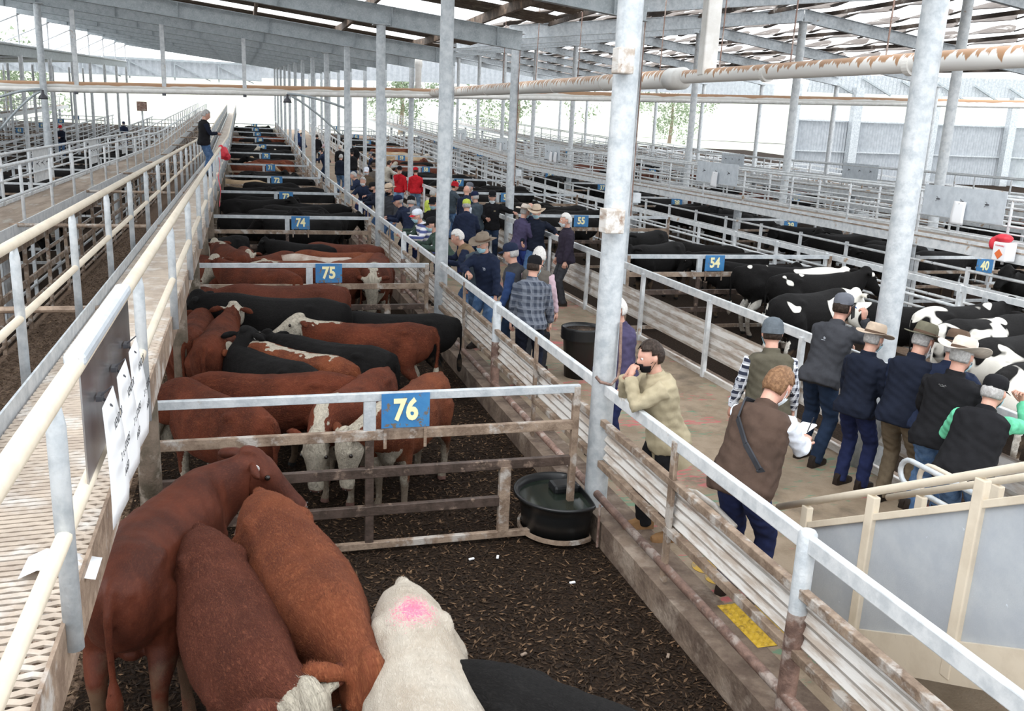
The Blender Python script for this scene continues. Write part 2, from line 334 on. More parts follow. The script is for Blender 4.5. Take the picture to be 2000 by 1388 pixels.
# far gable walls and right wall
def cladwall(name, pts, label, pitch=.6, m='clad'):
    e = empty(name, tuple(np.mean(pts, 0)), label, 'wall cladding')
    b = MB(); p = [np.array(q, float) for q in pts]     # lower left, lower right, upper right, upper left (may have a peak list)
    L = np.linalg.norm(p[1]-p[0]); n = int(L/pitch)*2
    V = []; 
    for i in range(n+1):
        t = i/n; lo = p[0]+(p[1]-p[0])*t; hi = p[3]+(p[2]-p[3])*t; d = (0, -.10 if i % 2 else 0, 0)
        V += [lo+d, hi+d]
    F = [(2*i, 2*i+2, 2*i+3, 2*i+1) for i in range(n)]; k = len(V); V += [v+np.array((0, .15, 0)) for v in V]; F += [(k+a, k+c, k+d, k+b_) for a, b_, c, d in F]
    b.add(V, F); b.build('cladding', M[m], e); return e
e = cladwall('wall_far_left_gable', [(-42, 100, 6.6), (2, 100, 7.1), (2, 100, 8.6), (-42, 100, 8.2)], 'far corrugated gable wall closing the left shed ends high up')
e['kind'] = 'structure'
b = MB()
for x in np.arange(-40, 2, 4.2):
    b.bar((x, 99.7, 6.7), (x, 99.7, 8.4), .12, .12, (0, 1, 0)); b.bar((x, 99.7, 8.3), (x+3.4, 99.7, 6.8), .1, .1, (0, 1, 0))
b.bar((-42, 99.6, 8.3), (2, 99.6, 8.65), .2, .2); b.bar((-42, 99.6, 6.6), (2, 99.6, 7.1), .16, .12); b.build('truss', M['beam'], e)
for nm, pts in (('wall_far_gable', [(18, 100, 7.9), (36, 100, 8.1), (36, 100, 12.1), (18, 100, 10.4)]), ('wall_far_gable', [(36, 100, 8.1), (62, 100, 8.6), (62, 100, 10.0), (36, 100, 12.1)]), ('wall_far_mid', [(2, 100, 7.4), (18, 100, 7.9), (18, 100, 10.3), (2, 100, 8.9)])):
    e = cladwall(nm, pts, None); e['kind'] = 'structure'; del e['category']
e = cladwall('wall_right', [(38.8, 60, .5), (75, 60, .5), (75, 60, 5.6), (38.8, 60, 5.1)], None, .25); e['kind'] = 'structure'; del e['category']
b = MB(); b.bar((38.8, 59.8, 5.1), (75, 59.8, 5.6), .1, .1); b.bar((38.8, 59.8, 2.9), (75, 59.8, 3.1), .1, .1); b.build('girt', M['galv'], e)
e = cladwall('wall_right_upper', [(40, 60, 7.1), (75, 60, 8.0), (75, 60, 9.6), (40, 60, 8.4)], None, .35, 'galv'); e['kind'] = 'structure'; del e['category']
b = MB()
for x in np.arange(41, 75, 3.4): b.bar((x, 59.7, 8.3), (x+2.6, 59.7, 7.2), .14, .1, (0, 1, 0))
b.build('truss', M['beam'], e)
for k, x in enumerate((38.8, 44, 51, 58.5, 65)):
    tag(MB().box((x, 59.5, 4), (.7 if k else .5, .5, 7.2)).build('wall_column', M['galv']), f'wide steel wall column in front of the right wall, {["first","second","third","fourth","fifth"][k]} from the left end', 'column', 'right wall columns')

# second roof on the right: ridge rafters with staggered loose-looking sheets
XR = 17.4; YR2 = [12.6+7.1*k for k in range(11)]
def zr2(x, y): return 7.35-.12*abs(x-XR)+(.035*(y-28) if y > 28 else 0)
for k, y in enumerate(YR2):
    e = empty('roof_rafter', (XR, y, zr2(XR, y)), f'pitched pale rafter pair meeting at the right ridge, {ORD[k]} to the camera', 'rafter', 'rafters of the right roof')
    for s, xe, pn in ((-1, 7.6, 'left_rafter'), (1, 29, 'right_rafter')):
        b = MB(); a, c = (XR, y, zr2(XR, y)+.2), (xe, y, zr2(xe, y)+.2); b.bar(a, c, .012, .38)
        b.bar((a[0], y, a[2]-.19), (c[0], y, c[2]-.19), .15, .014); b.bar((a[0], y, a[2]+.19), (c[0], y, c[2]+.19), .15, .014); b.build(pn, M['galv'], e)
    column(XR, y, .13, zr2(XR, y), f'round column under the right roof ridge, {ORD[k]} to the camera', 'ridge columns', z0=GZ+zo(y), name='ridge_column', m='galvw')
    if k: column(29, y, .12, zr2(29, y), f'round column along the far right eave, {ORD[k]} to the camera', 'far right eave columns', z0=GZ+zo(y), name='eave_column', m='galvw')
M['loose'] = mat('shade_toned_roof_sheet', (.15, .12, .10), .6, 0, (.09, .065, .05), 3, (.4, .6), 0, 10, (.5, .47, .44), 1.3, (.58, .66))  # shaded undersides and bright sheet ends are put into the colour
for k in range(len(YR2)-1):
    y0 = YR2[k]; b = MB()
    nxp = 17
    for i in range(nxp):
        x = 8.2+i*1.22
        for j in range(3):
            yy = y0+.5+j*2.35+(1.1 if i % 2 else 0); hw, hl = .60, 1.1
            sec = []
            for t in np.linspace(-1, 1, 7):
                w_ = hw*math.sqrt(max(.02, 1-abs(t)**2.2)); zz = .14*(1-t*t)
                z = zr2(x, yy)+.5
                sec.append([(x-w_, yy+t*hl, z-w_*.30+zz), (x+w_, yy+t*hl, z+w_*.30+zz), (x+w_, yy+t*hl, z+w_*.30+zz+.02), (x-w_, yy+t*hl, z-w_*.30+zz+.02)])
            b.ring(sec)
        if i % 2 == 0:
            b.bar((x+.6, y0, zr2(x, y0)+.44), (x+.6, y0+7.1, zr2(x, y0+7.1)+.44), .06, .12)
    o = b.build('ceiling', M['loose']); o['kind'] = 'structure'

# ---------------------------------------------------------------- roof gutter pipes
def dirtattr(o, fn):
    me = o.data; n = len(me.vertices); co = np.empty(n*3); me.vertices.foreach_get('co', co); nr = np.empty(n*3); me.vertices.foreach_get('normal', nr)
    a = me.attributes.new('dirt', 'FLOAT', 'POINT'); a.data.foreach_set('value', fn(co.reshape(-1, 3), nr.reshape(-1, 3)).astype(np.float32))
e = empty('stormwater_pipe', (6.9, 20, 4.6), 'long white stormwater pipe with brown dirt streaks running away beside the right columns', 'pipe')
zpp = lambda y: 4.52+.01*(y-7)
ys = np.arange(5.6, 35, .25)
big = MB().path([(6.95, y, zpp(y)) for y in ys if y > 14.0], .155, 20); o = big.build('large_pipe', M['pipestreak'], e, smooth=True); dirtattr(o, lambda c, n: n[:, 2]*.62+.48)
sm = MB().path([(6.95, y, zpp(y)+.02) for y in ys if y <= 14.3], .105, 20); o = sm.build('small_pipe', M['pipestreak'], e, smooth=True); dirtattr(o, lambda c, n: n[:, 2]*.62+.48)
b = MB()
b.path([(6.95, 13.9, zpp(14)), (6.95, 14.0, zpp(14)), (6.95, 14.45, zpp(14))], [.12, .18, .18], 20); b.path([(6.95, 14.0, zpp(14)), (6.95, 14.45, zpp(14))], .165, 20)
b.build('reducer_collar', M['pvc'], e, smooth=True)
b = MB()
for y in (8.5, 11.4, 17.3, 20.4, 23.5, 26.6): b.path([(6.95, y, zpp(y)), (6.95, y+.09, zpp(y))], .165 if y > 14 else .115, 20)
b.build('joint_ring', M['pvc'], e)
for y in (9.0, 10.9, 12.8, 14.9, 16.4, 19, 22, 25):
    MB().tube((6.95, y, zpp(y)+.1), (6.98, y, 6.9), .010, 6).build('hanger_rod', M['rust'], e)
MB().box((6.95, 13.2, 5.85), (.24, .2, 2.5)).build('downpipe', M['pvc'], e, bevel=.02)
MB().lathe([(.02, 4.72), (.12, 4.95), (.12, 5.65), (.15, 5.8), (.15, 6.1)], 16, (6.5, 35.5, 0)).build('rain_head', M['pvc'], e, smooth=True)
e = empty('crossing_pipe', (0, 34.9, 4.5), 'long ochre-topped pipe crossing the whole shed level with the eaves', 'pipe')
zc = lambda x: 4.60+.034*x
xs = np.arange(-14, 44, .5)
o = MB().path([(x, 34.9, zc(x)) for x in xs], .12, 14).build('upper_pipe', M['pipeochre'], e, smooth=True); dirtattr(o, lambda c, n: n[:, 2]*.5+.55)
MB().path([(x, 34.75, zc(x)-.16) for x in xs], .085, 12).build('lower_pipe', M['pvc'], e, smooth=True)
for x in (-5.4, -2.6, .1): 
    MB().box((x, 34.85, (zc(x)+zroof(x, 35.2))/2), (.14, .14, zroof(x, 35.2)-zc(x))).build('hanger_post', M['galvw'], e)
    MB().box((x, 34.62, zc(x)-.26), (.12, .1, .09)).build('clamp', M['lamp'], e)
M['pipeochre'].node_tree.nodes['Principled BSDF'].inputs['Roughness'].default_value = .5
# ---------------------------------------------------------------- fences and gates
def lane_fence_left(ya, yb, label, posts, low=.52):
    """rail, cladding strip and kerb pipe between the pens and the lane"""
    x = 3.0; ym = (ya+yb)/2; e = empty('lane_fence', (x, ym, LZ+zo(ym)), label, 'fence', 'pen side lane fence'); za, zb = zo(ya), zo(yb)
    MB().bar((x, ya, 1.50+za), (x, yb, 1.50+zb), .05, .10).build('top_rail', M['galvw'], e, bevel=.008)
    pz, ph = (1.0, .34)
    MB().corr((x+.03, ya, .84+za), (0, 0, .34), (0, yb-ya, zb-za), .085, .014).build('cladding_panel', M['panel'], e)
    MB().bar((x-.01, ya, 1.20+za), (x-.01, yb, 1.20+zb), .055, .06).build('upper_rail', M['lowrail'], e, bevel=.005)
    MB().bar((x-.01, ya, .815+za), (x-.01, yb, .815+zb), .055, .06).build('lower_rail', M['lowrail'], e, bevel=.005)
    MB().tube((x-.02, ya, low+za), (x-.02, yb, low+zb), .036, 12).build('kerb_pipe', M['rust'], e, smooth=True)
    for y, rnd in posts:
        z = zo(y)
        if rnd:
            p_ = MB().lathe([(.055, .2+z), (.055, 1.55+z), (.042, 1.57+z)], 16, (x, y, 0)).build('post', M['galv'], e)
            q_ = MB().lathe([(.057, .2+z), (.058, .98+z), (.0555, 1.06+z)], 16, (x, y, 0)).build('rusty_base', M['rust'], p_); smooth_me(q_.data, math.radians(40))
        else: MB().box((x-.02, y, .96+z), (.03, .075, 1.12)).build('post', M['lowrail'], e, bevel=.004)
    for c in e.children:
        if c.name.startswith('post'): smooth_me(c.data, math.radians(40))
def lane_fence_right(ya, yb, label):
    x = 6.22; ym = (ya+yb)/2; e = empty('lane_fence', (x, ym, LZ+zo(ym)), label, 'fence', 'far side lane fence'); za, zb = zo(ya), zo(yb)
    MB().bar((x, ya, 1.49+za), (x, yb, 1.49+zb), .05, .11).build('top_rail', M['galvw'], e, bevel=.008)
    MB().corr((x+.05, ya, .66+za), (0, 0, .48), (0, yb-ya, zb-za), .16, .014).build('cladding_panel', M['panel'], e)
    MB().bar((x+.0, ya, .40+za), (x+.0, yb, .40+zb), .05, .11).build('lower_rail', M['panel'], e, bevel=.006)
    n = 3
    for i in range(n):
        y = ya+(yb-ya)*(i+.5)/n; z = zo(y)
        MB().box((x-.03, y, .88+z), (.06, .07, 1.2)).build('post', M['galvw'], e, bevel=.006)
lane_fence_left(.6, 7.0, 'rail fence with dirty cladding strip beside the cream stairs', [(3.98, 1), (5.6, 0), (2.2, 0)])
for k in range(len(YL)-1):
    ya, yb = YL[k]+.12, YL[k+1]-.12; d = (yb-ya)/4
    lane_fence_left(ya, yb, f'pen side lane fence bay starting at the {ORD[k]} left lane column', [(ya+d, 0), (ya+2*d, 1), (ya+3*d, 0)])
lane_fence_right(2.5, 7.4, 'far side lane fence bay at the right picture edge behind the near men')
for k in range(len(YR)-1):
    lane_fence_right(YR[k]+.13, YR[k+1]-.13, f'far side lane fence bay starting at the {ORD[k]} right lane column')

def number_sign(e, x, y, z, w, h, txt, tilt=0, faded=True):
    s = MB().box((x, y-.045, z), (w, .004, h)).build('number_sign', M['sign'], e, bevel=.001)
    if txt:
        me = text_mesh(txt, h*.76, .002, h*.028); o = bpy.data.objects.new('number', me); C.objects.link(o); o.parent = s
        o.location = np.array((x, y-.051, z))-wloc(s); o.rotation_euler = (PI/2, 0, 0); me.materials.append(M['yellow']); o.scale = (.92, 1.12, 1)
    b = MB()
    for q in (-w*.42, w*.42): b.box((x+q, y-.04, z-h*.5-.05), (.025, .006, .26))
    b.build('sign_bracket', M['lowrail'], s)
    return s
def gate(x0, x1, y, label, num, sgn_x, group, near=False, drop=0):
    z = zo(y)+drop; e = empty('pen_gate', ((x0+x1)/2, y, GZ+z), label, 'gate', group); W = x1-x0
    B = .005 if near else 0
    MB().bar((x0, y, 1.52+z), (x1, y, 1.52+z), .05, .07).build('top_rail', M['galv'], e, bevel=B)
    for i, (q, m, x) in enumerate(((1.19, 'lowrail', x1), (.86, 'darkrail', x1), (.52, 'darkrail', x1-.62), (.20, 'lowrail', x1))):
        MB().bar((x0, y, q+z), (x, y, q+z), .05, .085 if i < 3 else .06).build('rail', M[m], e, bevel=B)
    for x in (x0+.03, x1-.03): MB().box((x, y-.002, .86+z), (.06, .055, 1.36)).build('stile', M['lowrail'], e, bevel=B)
    xm = sgn_x-.08
    MB().box((xm, y+.004, 1.36+z), (.10, .05, .27)).build('stile', M['galv'], e, bevel=B)
    MB().box((xm, y+.004, .70+z), (.07, .05, 1.0)).build('stile', M['darkrail'], e, bevel=B)
    MB().box((x1-.65, y+.004, .53+z), (.10, .06, .62)).build('stile', M['lowrail'], e, bevel=B)
    number_sign(e, sgn_x+.21, y, 1.405+z, .40, .295, num)
    return e
gy = [7.02, 13.88, 20.75, 27.5, 34.6, 41.9, 48.8, 55.7, 62.6, 69.5, 76.4, 83.3]
for k, y in enumerate(gy):
    n = str(76-k)
    gate(-.80, 2.76, y, f'worn steel pen gate with the blue sign {NW(76-k)}', n, 1.01-.02*k, 'pen gates with signs 76 downwards', near=k < 2)
gyr = [14.9+7.1*k for k in range(11)]
for k, y in enumerate(gyr):
    n = str(54+k)
    gate(6.6, 10.9, y, f'steel pen gate across the right pens with blue sign {NW(54+k)}', n, 8.15, 'pen gates with signs 54 upwards')

def rail_bay(x, ya, yb, label, group, zs=(.3, .6, .9, 1.2, 1.5), m='galvw', post=2, wide=None, name='rail_fence', r=.028, z1=1.55):
    e = empty(name, (x, (ya+yb)/2, GZ+zo(ya)), label, 'fence', group); za, zb = zo(ya), zo(yb)
    for z in zs:
        if wide and z in wide: MB().bar((x, ya, z+za), (x, yb, z+zb), .04, .10).build('rail', M[m], e)
        else: MB().tube((x, ya, z+za), (x, yb, z+zb), r, 8).build('rail', M[m], e)
    for i in range(post):
        y = ya+(yb-ya)*(i+.5)/post
        MB().box((x, y, (z1+.13)/2+zo(y)), (.06, .06, z1-.1)).build('post', M[m], e)
    return e
def bays(x, y0, step, n, text, group, **kw):
    for k in range(n): rail_bay(x, y0+k*step, y0+(k+1)*step-.05, f'{text}, {ORD[k]} bay', group, **kw)
bays(-1.18, 3.5, 7.03, 6, 'brown rail fence under the near walkway', 'rails under the near walkway', m='lowrail', post=2, zs=(.4, .8, 1.2, 1.6))
bays(-3.45, 3, 7, 12, 'worn rail fence along the left side of the earth race', 'left race fence', m='lowrail', wide=(1.5, .9), post=4, zs=(.25, .55, .9, 1.2, 1.5))
bays(-3.75, 10, 7, 10, 'inner worn rail fence behind the left race fence', 'inner left race fence', m='galv', post=3, zs=(.5, 1.0, 1.45))
bays(-7.9, 14, 7, 11, 'white rail fence at the lane side of the left pens', 'left pens lane fence', wide=(1.5, 1.0), post=3)
bays(-11.2, 21, 7, 10, 'white rail fence on the outer side of the left people lane', 'left outer lane fence', wide=(1.5, 1.1), post=3)
bays(-15.5, 21, 7, 10, 'pale rail fence behind the left outer pens', 'left outer pens fence', post=3)
bays(-19, 28, 7, 9, 'pale rail fence near the left hillside', 'far left fence', post=3)
bays(10.98, 7.2, 7.1, 11, 'white tube fence with gates along the right race', 'near right race fence', wide=(1.5, .95), post=4)
bays(12.75, 7.2, 7.1, 12, 'white tube fence under the right catwalk', 'fence under the right catwalk', post=4, wide=(1.2,))
for i, (x, t) in enumerate(((16.8, 'first'), (20.6, 'second'), (24, 'third'), (27.5, 'fourth'), (31, 'fifth'), (34.5, 'sixth'), (38, 'seventh'))):
    bays(x, 12+2*i, 7.1, 11-i//2, f'white rail fence in the {t} row beyond the right catwalk', f'rail fences row {t}', post=3, wide=(1.5,), r=.03)
# cross gates of the outer pens
def cross(x0, x1, y, label, group, num=None, m='galvw'):
    z = zo(y); e = empty('cross_fence', ((x0+x1)/2, y, GZ+z), label, 'fence', group)
    for q in (.3, .6, .9, 1.2, 1.5): MB().bar((x0, y, q+z), (x1, y, q+z), .035, .06).build('rail', M['lowrail' if q in (.9, 1.2) else m], e)
    for x in (x0, (x0+x1)/2, x1): MB().box((x, y, .85+z), (.06, .06, 1.4)).build('post', M[m], e)
    if num: number_sign(e, x0+(x1-x0)*.45, y, 1.33+z, .42, .3, num)
for k in range(11):
    y = 15+7.03*k
    cross(-7.85, -4.05, y, f'cross fence of the left pens under the catwalk, {ORD[k]} to the camera', 'left pens cross fences', None)
    if k > 0: cross(-15.3, -11.3, y+.3, f'cross fence with blue sign in the left outer pens, {ORD[k]} to the camera', 'left outer cross fences', str(69-k))
for i, (x0, x1, t) in enumerate(((13, 16.7, 'first'), (16.9, 20.5, 'second'), (20.7, 23.9, 'third'), (24.1, 27.4, 'fourth'), (27.6, 30.9, 'fifth'), (31.1, 34.4, 'sixth'), (34.6, 37.9, 'seventh'))):
    for k in range(10-i//2):
        y = 15+2*i+7.1*k
        cross(x0, x1, y, f'cross fence in the {t} strip of pens beyond the right catwalk, {ORD[k]}', f'cross fences strip {t}', str(40-k) if i == 0 else str(30+k) if i == 2 and k % 2 == 0 else None)
for k in range(11):
    y = 8.4+6.2*k; z = zo(y)+2.0
    o = MB().tube((-3.3, y, z), (-1.25, y, z), .03, 8).build('tie_rail', M['lowrail']); tag(o, f'horizontal tie rail spanning the earth race between the walkways, {ORD[k]} to the camera', 'rail', 'race tie rails')

M['deck'] = mat('dirty_deck_steel', (.34, .27, .21), .7, .1, (.22, .165, .12), 4, (.42, .6), .2, 30, (.45, .42, .38), 2, (.55, .65), stretch=(1, .2, 1))
# ---------------------------------------------------------------- walkways
def handrail(e, x, ya, yb, ztop, zmid, ps, m='cream', r=.033, zfoot=1.92, curve=None, mp='galv'):
    n = max(2, int((yb-ya)/4)); ys = np.linspace(ya, yb, n)
    MB().path([(x, y, ztop+zo(y)) for y in ys], r, 12).build('top_rail', M[m], e, smooth=True)
    MB().path([(x, y, zmid+zo(y)) for y in ys], r*.8, 10).build('mid_rail', M[m], e, smooth=True)
    for y in ps:
        o = MB().path([(x, y, zfoot+zo(y)), (x, y, ztop-.09+zo(y)), (x, y, ztop-.01+zo(y))], [r*.95, r*.95, r*.55], 12).build('post', M[mp], e, smooth=True)
e = empty('near_walkway', (-.95, 0, 2.0), 'raised mesh walkway with cream handrails at the left of the cattle pens', 'walkway')
# wavy grating strips
Vs = []; Fs = []; xsn = np.linspace(-1.27, -.635, 19); nn = len(xsn); cnt = 0
ylist = list(np.arange(.3, 9, .044))+list(np.arange(9, 20, .06))
for y in ylist:
    ph = RNG.uniform(-.5, .5); a = .0085*np.sin(xsn/.068*2*PI+(0 if len(Vs) % 2 else PI)+ph*.4)
    wd = .0095 if y < 9 else .015
    zz = 2.0+.004*np.sin(xsn/.068*4*PI)
    v = np.concatenate([np.stack([xsn, y+a+s*wd, zz+dz], 1) for s, dz in ((-1, -.004), (-1, .004), (1, .010), (1, .002))]); Vs.append(v)
    for i in range(nn-1):
        for j in range(4):
            j2 = (j+1) % 4; Fs.append((cnt+j*nn+i, cnt+j2*nn+i, cnt+j2*nn+i+1, cnt+j*nn+i+1))
    cnt += 4*nn
g = MB(); g.add(np.concatenate(Vs), Fs); g.build('grating', M['grate'], e)
b = MB(); V = []
for y in (20, 40, 60, 80, 96): V += [(-1.27, y, 2.0+zo(y)), (-.635, y, 2.0+zo(y)), (-1.27, y, 1.96+zo(y)), (-.635, y, 1.96+zo(y))]
b.add(V, [f for i in range(4) for f in ((4*i, 4*i+1, 4*i+5, 4*i+4), (4*i+2, 4*i+6, 4*i+7, 4*i+3))]); b.build('far_deck', M['grate'], e)
for x, z0, z1, nm in ((-1.29, 1.88, 2.10, 'left_kick_plate'), (-.625, 1.80, 2.03, 'right_edge_plate')):
    b = MB()
    for ya, yb in ((0.2, 40), (40, 96)): b.bar((x, ya, (z0+z1)/2+zo(ya)), (x, yb, (z0+z1)/2+zo(yb)), .014, z1-z0)
    b.build(nm, M['galv'] if x < -1 else M['lowrail'], e)
handrail(e, -.60, .9, 96, 2.81, 2.34, [3.0+2.45*k for k in range(38)])
handrail(e, -1.40, 1.5, 96, 2.86, 2.38, [4.2+2.05*k for k in range(44)])
b = MB()
for k in range(12):
    y = 1.5+7*k
    b.bar((-1.29, y, 1.9+zo(y)), (-.62, y, 1.9+zo(y)), .08, .1)
b.build('cross_bearer', M['lowrail'], e)
M['stump'] = mat('mud_stained_pipe', (.15, .11, .08), .75, 0, (.07, .055, .035), 5, (.4, .6), .4, 40, (.26, .22, .18), 3, (.58, .66))
for k in range(13):
    y = (2.9, 6.75, 10.4, 13.6, 17.1, 20.4, 24, 27.2, 31, 34.3, 37.5)[min(k, 10)]+(3.5*(k-10) if k > 10 else 0)
    tag(MB().lathe([(.085, GZ), (.08, 1.86)], 16, (-.74, y, 0)).build('walkway_stump', M['stump'], smooth=True), f'dirty pipe stump carrying the near walkway edge, {ORD[k]} to the camera', 'post', 'near walkway stumps')
def catwalk(name, x0, x1, y0, label, zt=2.86, side=1, m='galvw', n=12, step=2.2, zf=2.0):
    e = empty(name, ((x0+x1)/2, y0, zf), label, 'walkway'); ys = [y0, 40, 60, 80, 97]
    V = []
    for y in ys: V += [(x0, y, zf+zo(y)), (x1, y, zf+zo(y)), (x0, y, zf-.03+zo(y)), (x1, y, zf-.03+zo(y))]
    MB().add(V, [f for i in range(4) for f in ((4*i, 4*i+1, 4*i+5, 4*i+4), (4*i+2, 4*i+6, 4*i+7, 4*i+3))]).build('deck', M['deck'], e)
    for x, z0, z1, nm in ((x0, -.20, .06, 'left_side_beam'), (x1, -.26, .02 if side > 0 else .10, 'right_side_beam')):
        b = MB()
        for ya, yb in zip(ys, ys[1:]): b.bar((x, ya, zf+(z0+z1)/2+zo(ya)), (x, yb, zf+(z0+z1)/2+zo(yb)), .02, z1-z0)
        b.build(nm, M[m], e)
    b = MB()
    for ya, yb in zip(ys, ys[1:]): b.bar((x0-.012, ya, zf-.01+zo(ya)), (x0-.012, yb, zf-.01+zo(yb)), .02, .025)
    b.build('dirt_ledge', M['lowrail'], e)
    ps = [y0+.6+step*k for k in range(int((95-y0)/step))]
    handrail(e, x0+.02, y0, 97, zt, zt-.45, ps, m=m, r=.027, zfoot=1.75, mp=m); handrail(e, x1-.02, y0, 97, zt, zt-.45, ps, m=m, r=.027, zfoot=1.75, mp=m)
    for k in range(n):
        y = y0+1+7*k
        if y > 95: break
        for x in (x0+.12,): MB().lathe([(.11, GZ+zo(y)), (.11, zf-.2+zo(y))], 14, (x+(.5 if side < 0 else .1), y, 0)).build('support_pier', M['galv'], e)
    return e
catwalk('left_catwalk', -4.0, -3.2, 8, 'white railed catwalk above the left pens with lengthwise ribbed deck')
rc = catwalk('right_catwalk', 12.6, 13.4, 7.5, 'white railed catwalk with sign boards above the right race', side=-1)
b = MB()
for ya, yb in ((7.5, 40), (40, 60), (60, 97)):
    for q in (2.15, 2.28, 2.58, 2.72): b.tube((12.62, ya, q+zo(ya)), (12.62, yb, q+zo(yb)), .014, 6)
b.build('infill_wire_rail', M['galvw'], rc)
catwalk('outer_right_catwalk', 21.2, 22, 14, 'second white railed catwalk further right beyond the first', side=-1)
catwalk('outer_left_catwalk', -16.6, -15.9, 24, 'distant white railed catwalk in the left shed')
# display boards with clipped lot sheets
def board(x, ya, yb, z0, z1, label, papers, m='alu', paper_z=None, side=-1, steers=False, hh=.42):
    e = empty('lot_sheet_board', (x, (ya+yb)/2, z0), label, 'board', 'lot sheet boards' if not steers else None)
    MB().box((x, (ya+yb)/2, (z0+z1)/2), (.006, yb-ya, z1-z0)).build('panel', M[m], e)
    for i in range(3):
        y = ya+(yb-ya)*(.2+.3*i); b = MB()
        b.box((x+side*.018, y, z0+(z1-z0)*.56), (.022, .07, .02)); b.path([(x+side*.02, y-.02, z0+(z1-z0)*.57), (x+side*.06, y-.022, z0+(z1-z0)*.64), (x+side*.065, y-.008, z0+(z1-z0)*.645), (x+side*.02, y, z0+(z1-z0)*.57)], .0028, 6); b.path([(x+side*.02, y+.02, z0+(z1-z0)*.55), (x+side*.055, y+.022, z0+(z1-z0)*.48), (x+side*.06, y+.008, z0+(z1-z0)*.475), (x+side*.02, y, z0+(z1-z0)*.55)], .0028, 6)
        b.build('bulldog_clip', M['lamp'], e)
        if i in papers: sheet_of(x+side*.035, y, z0+(z1-z0)*.56, hh, e, steers, side)
    return e
def sheet_of(x, y, z, h, e, steers, side, w=.30):
    V = []; F = []; n = 9; m = 5
    for i in range(n):
        t = i/(n-1)
        for j in range(m): V.append((x+side*(.01+.05*math.sin(t*2.2)*(1+.3*(j-2))*.5), y+(j/(m-1)-.5)*w, z-t*h))
    F = [(i*m+j, i*m+j+1, (i+1)*m+j+1, (i+1)*m+j) for i in range(n-1) for j in range(m-1)]
    o = MB().add(V, F).build('lot_sheet', M['white'], e, smooth=True); so_ = o.modifiers.new('t', 'SOLIDIFY'); so_.thickness = .0015
    if steers is not None:
        txts = [('VENDOR', .06, .05), ('2  x  STEERS', .18, .045), ('AGED', .27, .04)] if steers else [('SOLD', .05, .045)]
        for tx, dz, sz in (txts if steers else []):
            me = text_mesh(tx, sz*1.15, .0004, 0); q = bpy.data.objects.new('writing', me); C.objects.link(q); q.parent = o
            me.materials.append(M['ink']); q.location = np.array((x+side*(.045+.02*(dz > .1)), y, z-dz-.03))-wloc(o); q.rotation_euler = (PI/2, 0, PI/2 if side > 0 else -PI/2)
    return o
board(-.585, 3.38, 4.80, 2.32, 2.84, 'polished metal board hung on the near handrail with three clipped lot sheets', (0, 1, 2), 'alud', side=1, steers=True, hh=.5)
MB().box((-.6, 4.09, 2.83), (.075, 1.42, .06)).build('fold_strip', M['alu'], bpy.data.objects['lot_sheet_board'], bevel=.02)
for i, (ya, yb, pp) in enumerate(((12.6, 14.6, (1,)), (21.6, 23.9, (1,)), (28.5, 30.6, (0, 1, 2)), (36, 38, (0, 1)), (44, 46, (1,)), (53, 55, (1,)))):
    board(12.58, ya, yb, 2.42+zo(ya), 2.98+zo(ya), f'grey metal lot sheet board on the right catwalk rail, {ORD[i]} to the camera', pp, 'alu')
for i, (ya, yb) in enumerate(((20, 21.6), (27, 28.4), (34, 35.4))):
    board(-4.0, ya, yb, 2.2, 2.85, f'white metal lot sheet board on the left catwalk rail, {ORD[i]} to the camera', (), 'galvw', side=1)
for i, (ya, yb) in enumerate(((27, 29), (36, 38))):
    board(21.2, ya, yb, 2.4, 2.95, f'grey blank board on the outer right catwalk, {ORD[i]} to the camera', (), 'alu')
# ---------------------------------------------------------------- remeshing helper: fuse closed lofts into one continuous skin
def fuse(mb, voxel, smooth=4, fac=.5):
    me = mb.mesh('t'); o = bpy.data.objects.new('t', me); C.objects.link(o)
    r = o.modifiers.new('r', 'REMESH'); r.mode = 'VOXEL'; r.voxel_size = voxel; r.use_smooth_shade = True
    if smooth:
        s = o.modifiers.new('s', 'SMOOTH'); s.iterations = smooth; s.factor = fac
    out = bpy.data.meshes.new_from_object(o.evaluated_get(bpy.context.evaluated_depsgraph_get()))
    bpy.data.objects.remove(o); bpy.data.meshes.remove(me); return out
def getco(me):
    c = np.empty(len(me.vertices)*3, np.float32); me.vertices.foreach_get('co', c); return c.reshape(-1, 3).astype(float)
def setco(me, c): me.vertices.foreach_set('co', np.asarray(c, np.float32).ravel()); me.update()
def sst(x, a, b): t = np.clip((x-a)/(b-a), 0, 1); return t*t*(3-2*t)
def noise3(c, s, seed=0):                         # cheap smooth pseudo noise for lumps and folds
    x, y, z = (c*s).T; q = seed*1.7
    return (np.sin(1.7*x+1.3*y+q)+np.sin(2.1*y-1.1*z+2*q+np.sin(x))+np.sin(1.9*z+1.5*x+3*q+np.sin(y*1.3)))/3

# ---------------------------------------------------------------- cattle
TORSO = [(-.88, 1.17, 1.00, .05), (-.85, 1.20, .86, .12), (-.78, 1.235, .76, .19), (-.66, 1.265, .68, .235), (-.50, 1.285, .63, .265), (-.32, 1.265, .60, .28), (-.08, 1.245, .56, .33), (.18, 1.24, .55, .335), (.40, 1.255, .56, .30), (.56, 1.275, .58, .265), (.70, 1.275, .64, .22), (.80, 1.275, .74, .165), (.93, 1.285, .87, .135), (1.04, 1.31, .98, .118), (1.10, 1.32, 1.04, .10)]
HEAD = [(1.02, 1.30, 1.06, .08), (1.07, 1.34, 1.03, .115), (1.14, 1.345, 1.02, .125), (1.22, 1.32, 1.035, .115), (1.32, 1.275, 1.065, .092), (1.43, 1.235, 1.085, .078), (1.51, 1.22, 1.08, .085), (1.56, 1.20, 1.09, .075), (1.585, 1.175, 1.11, .045)]
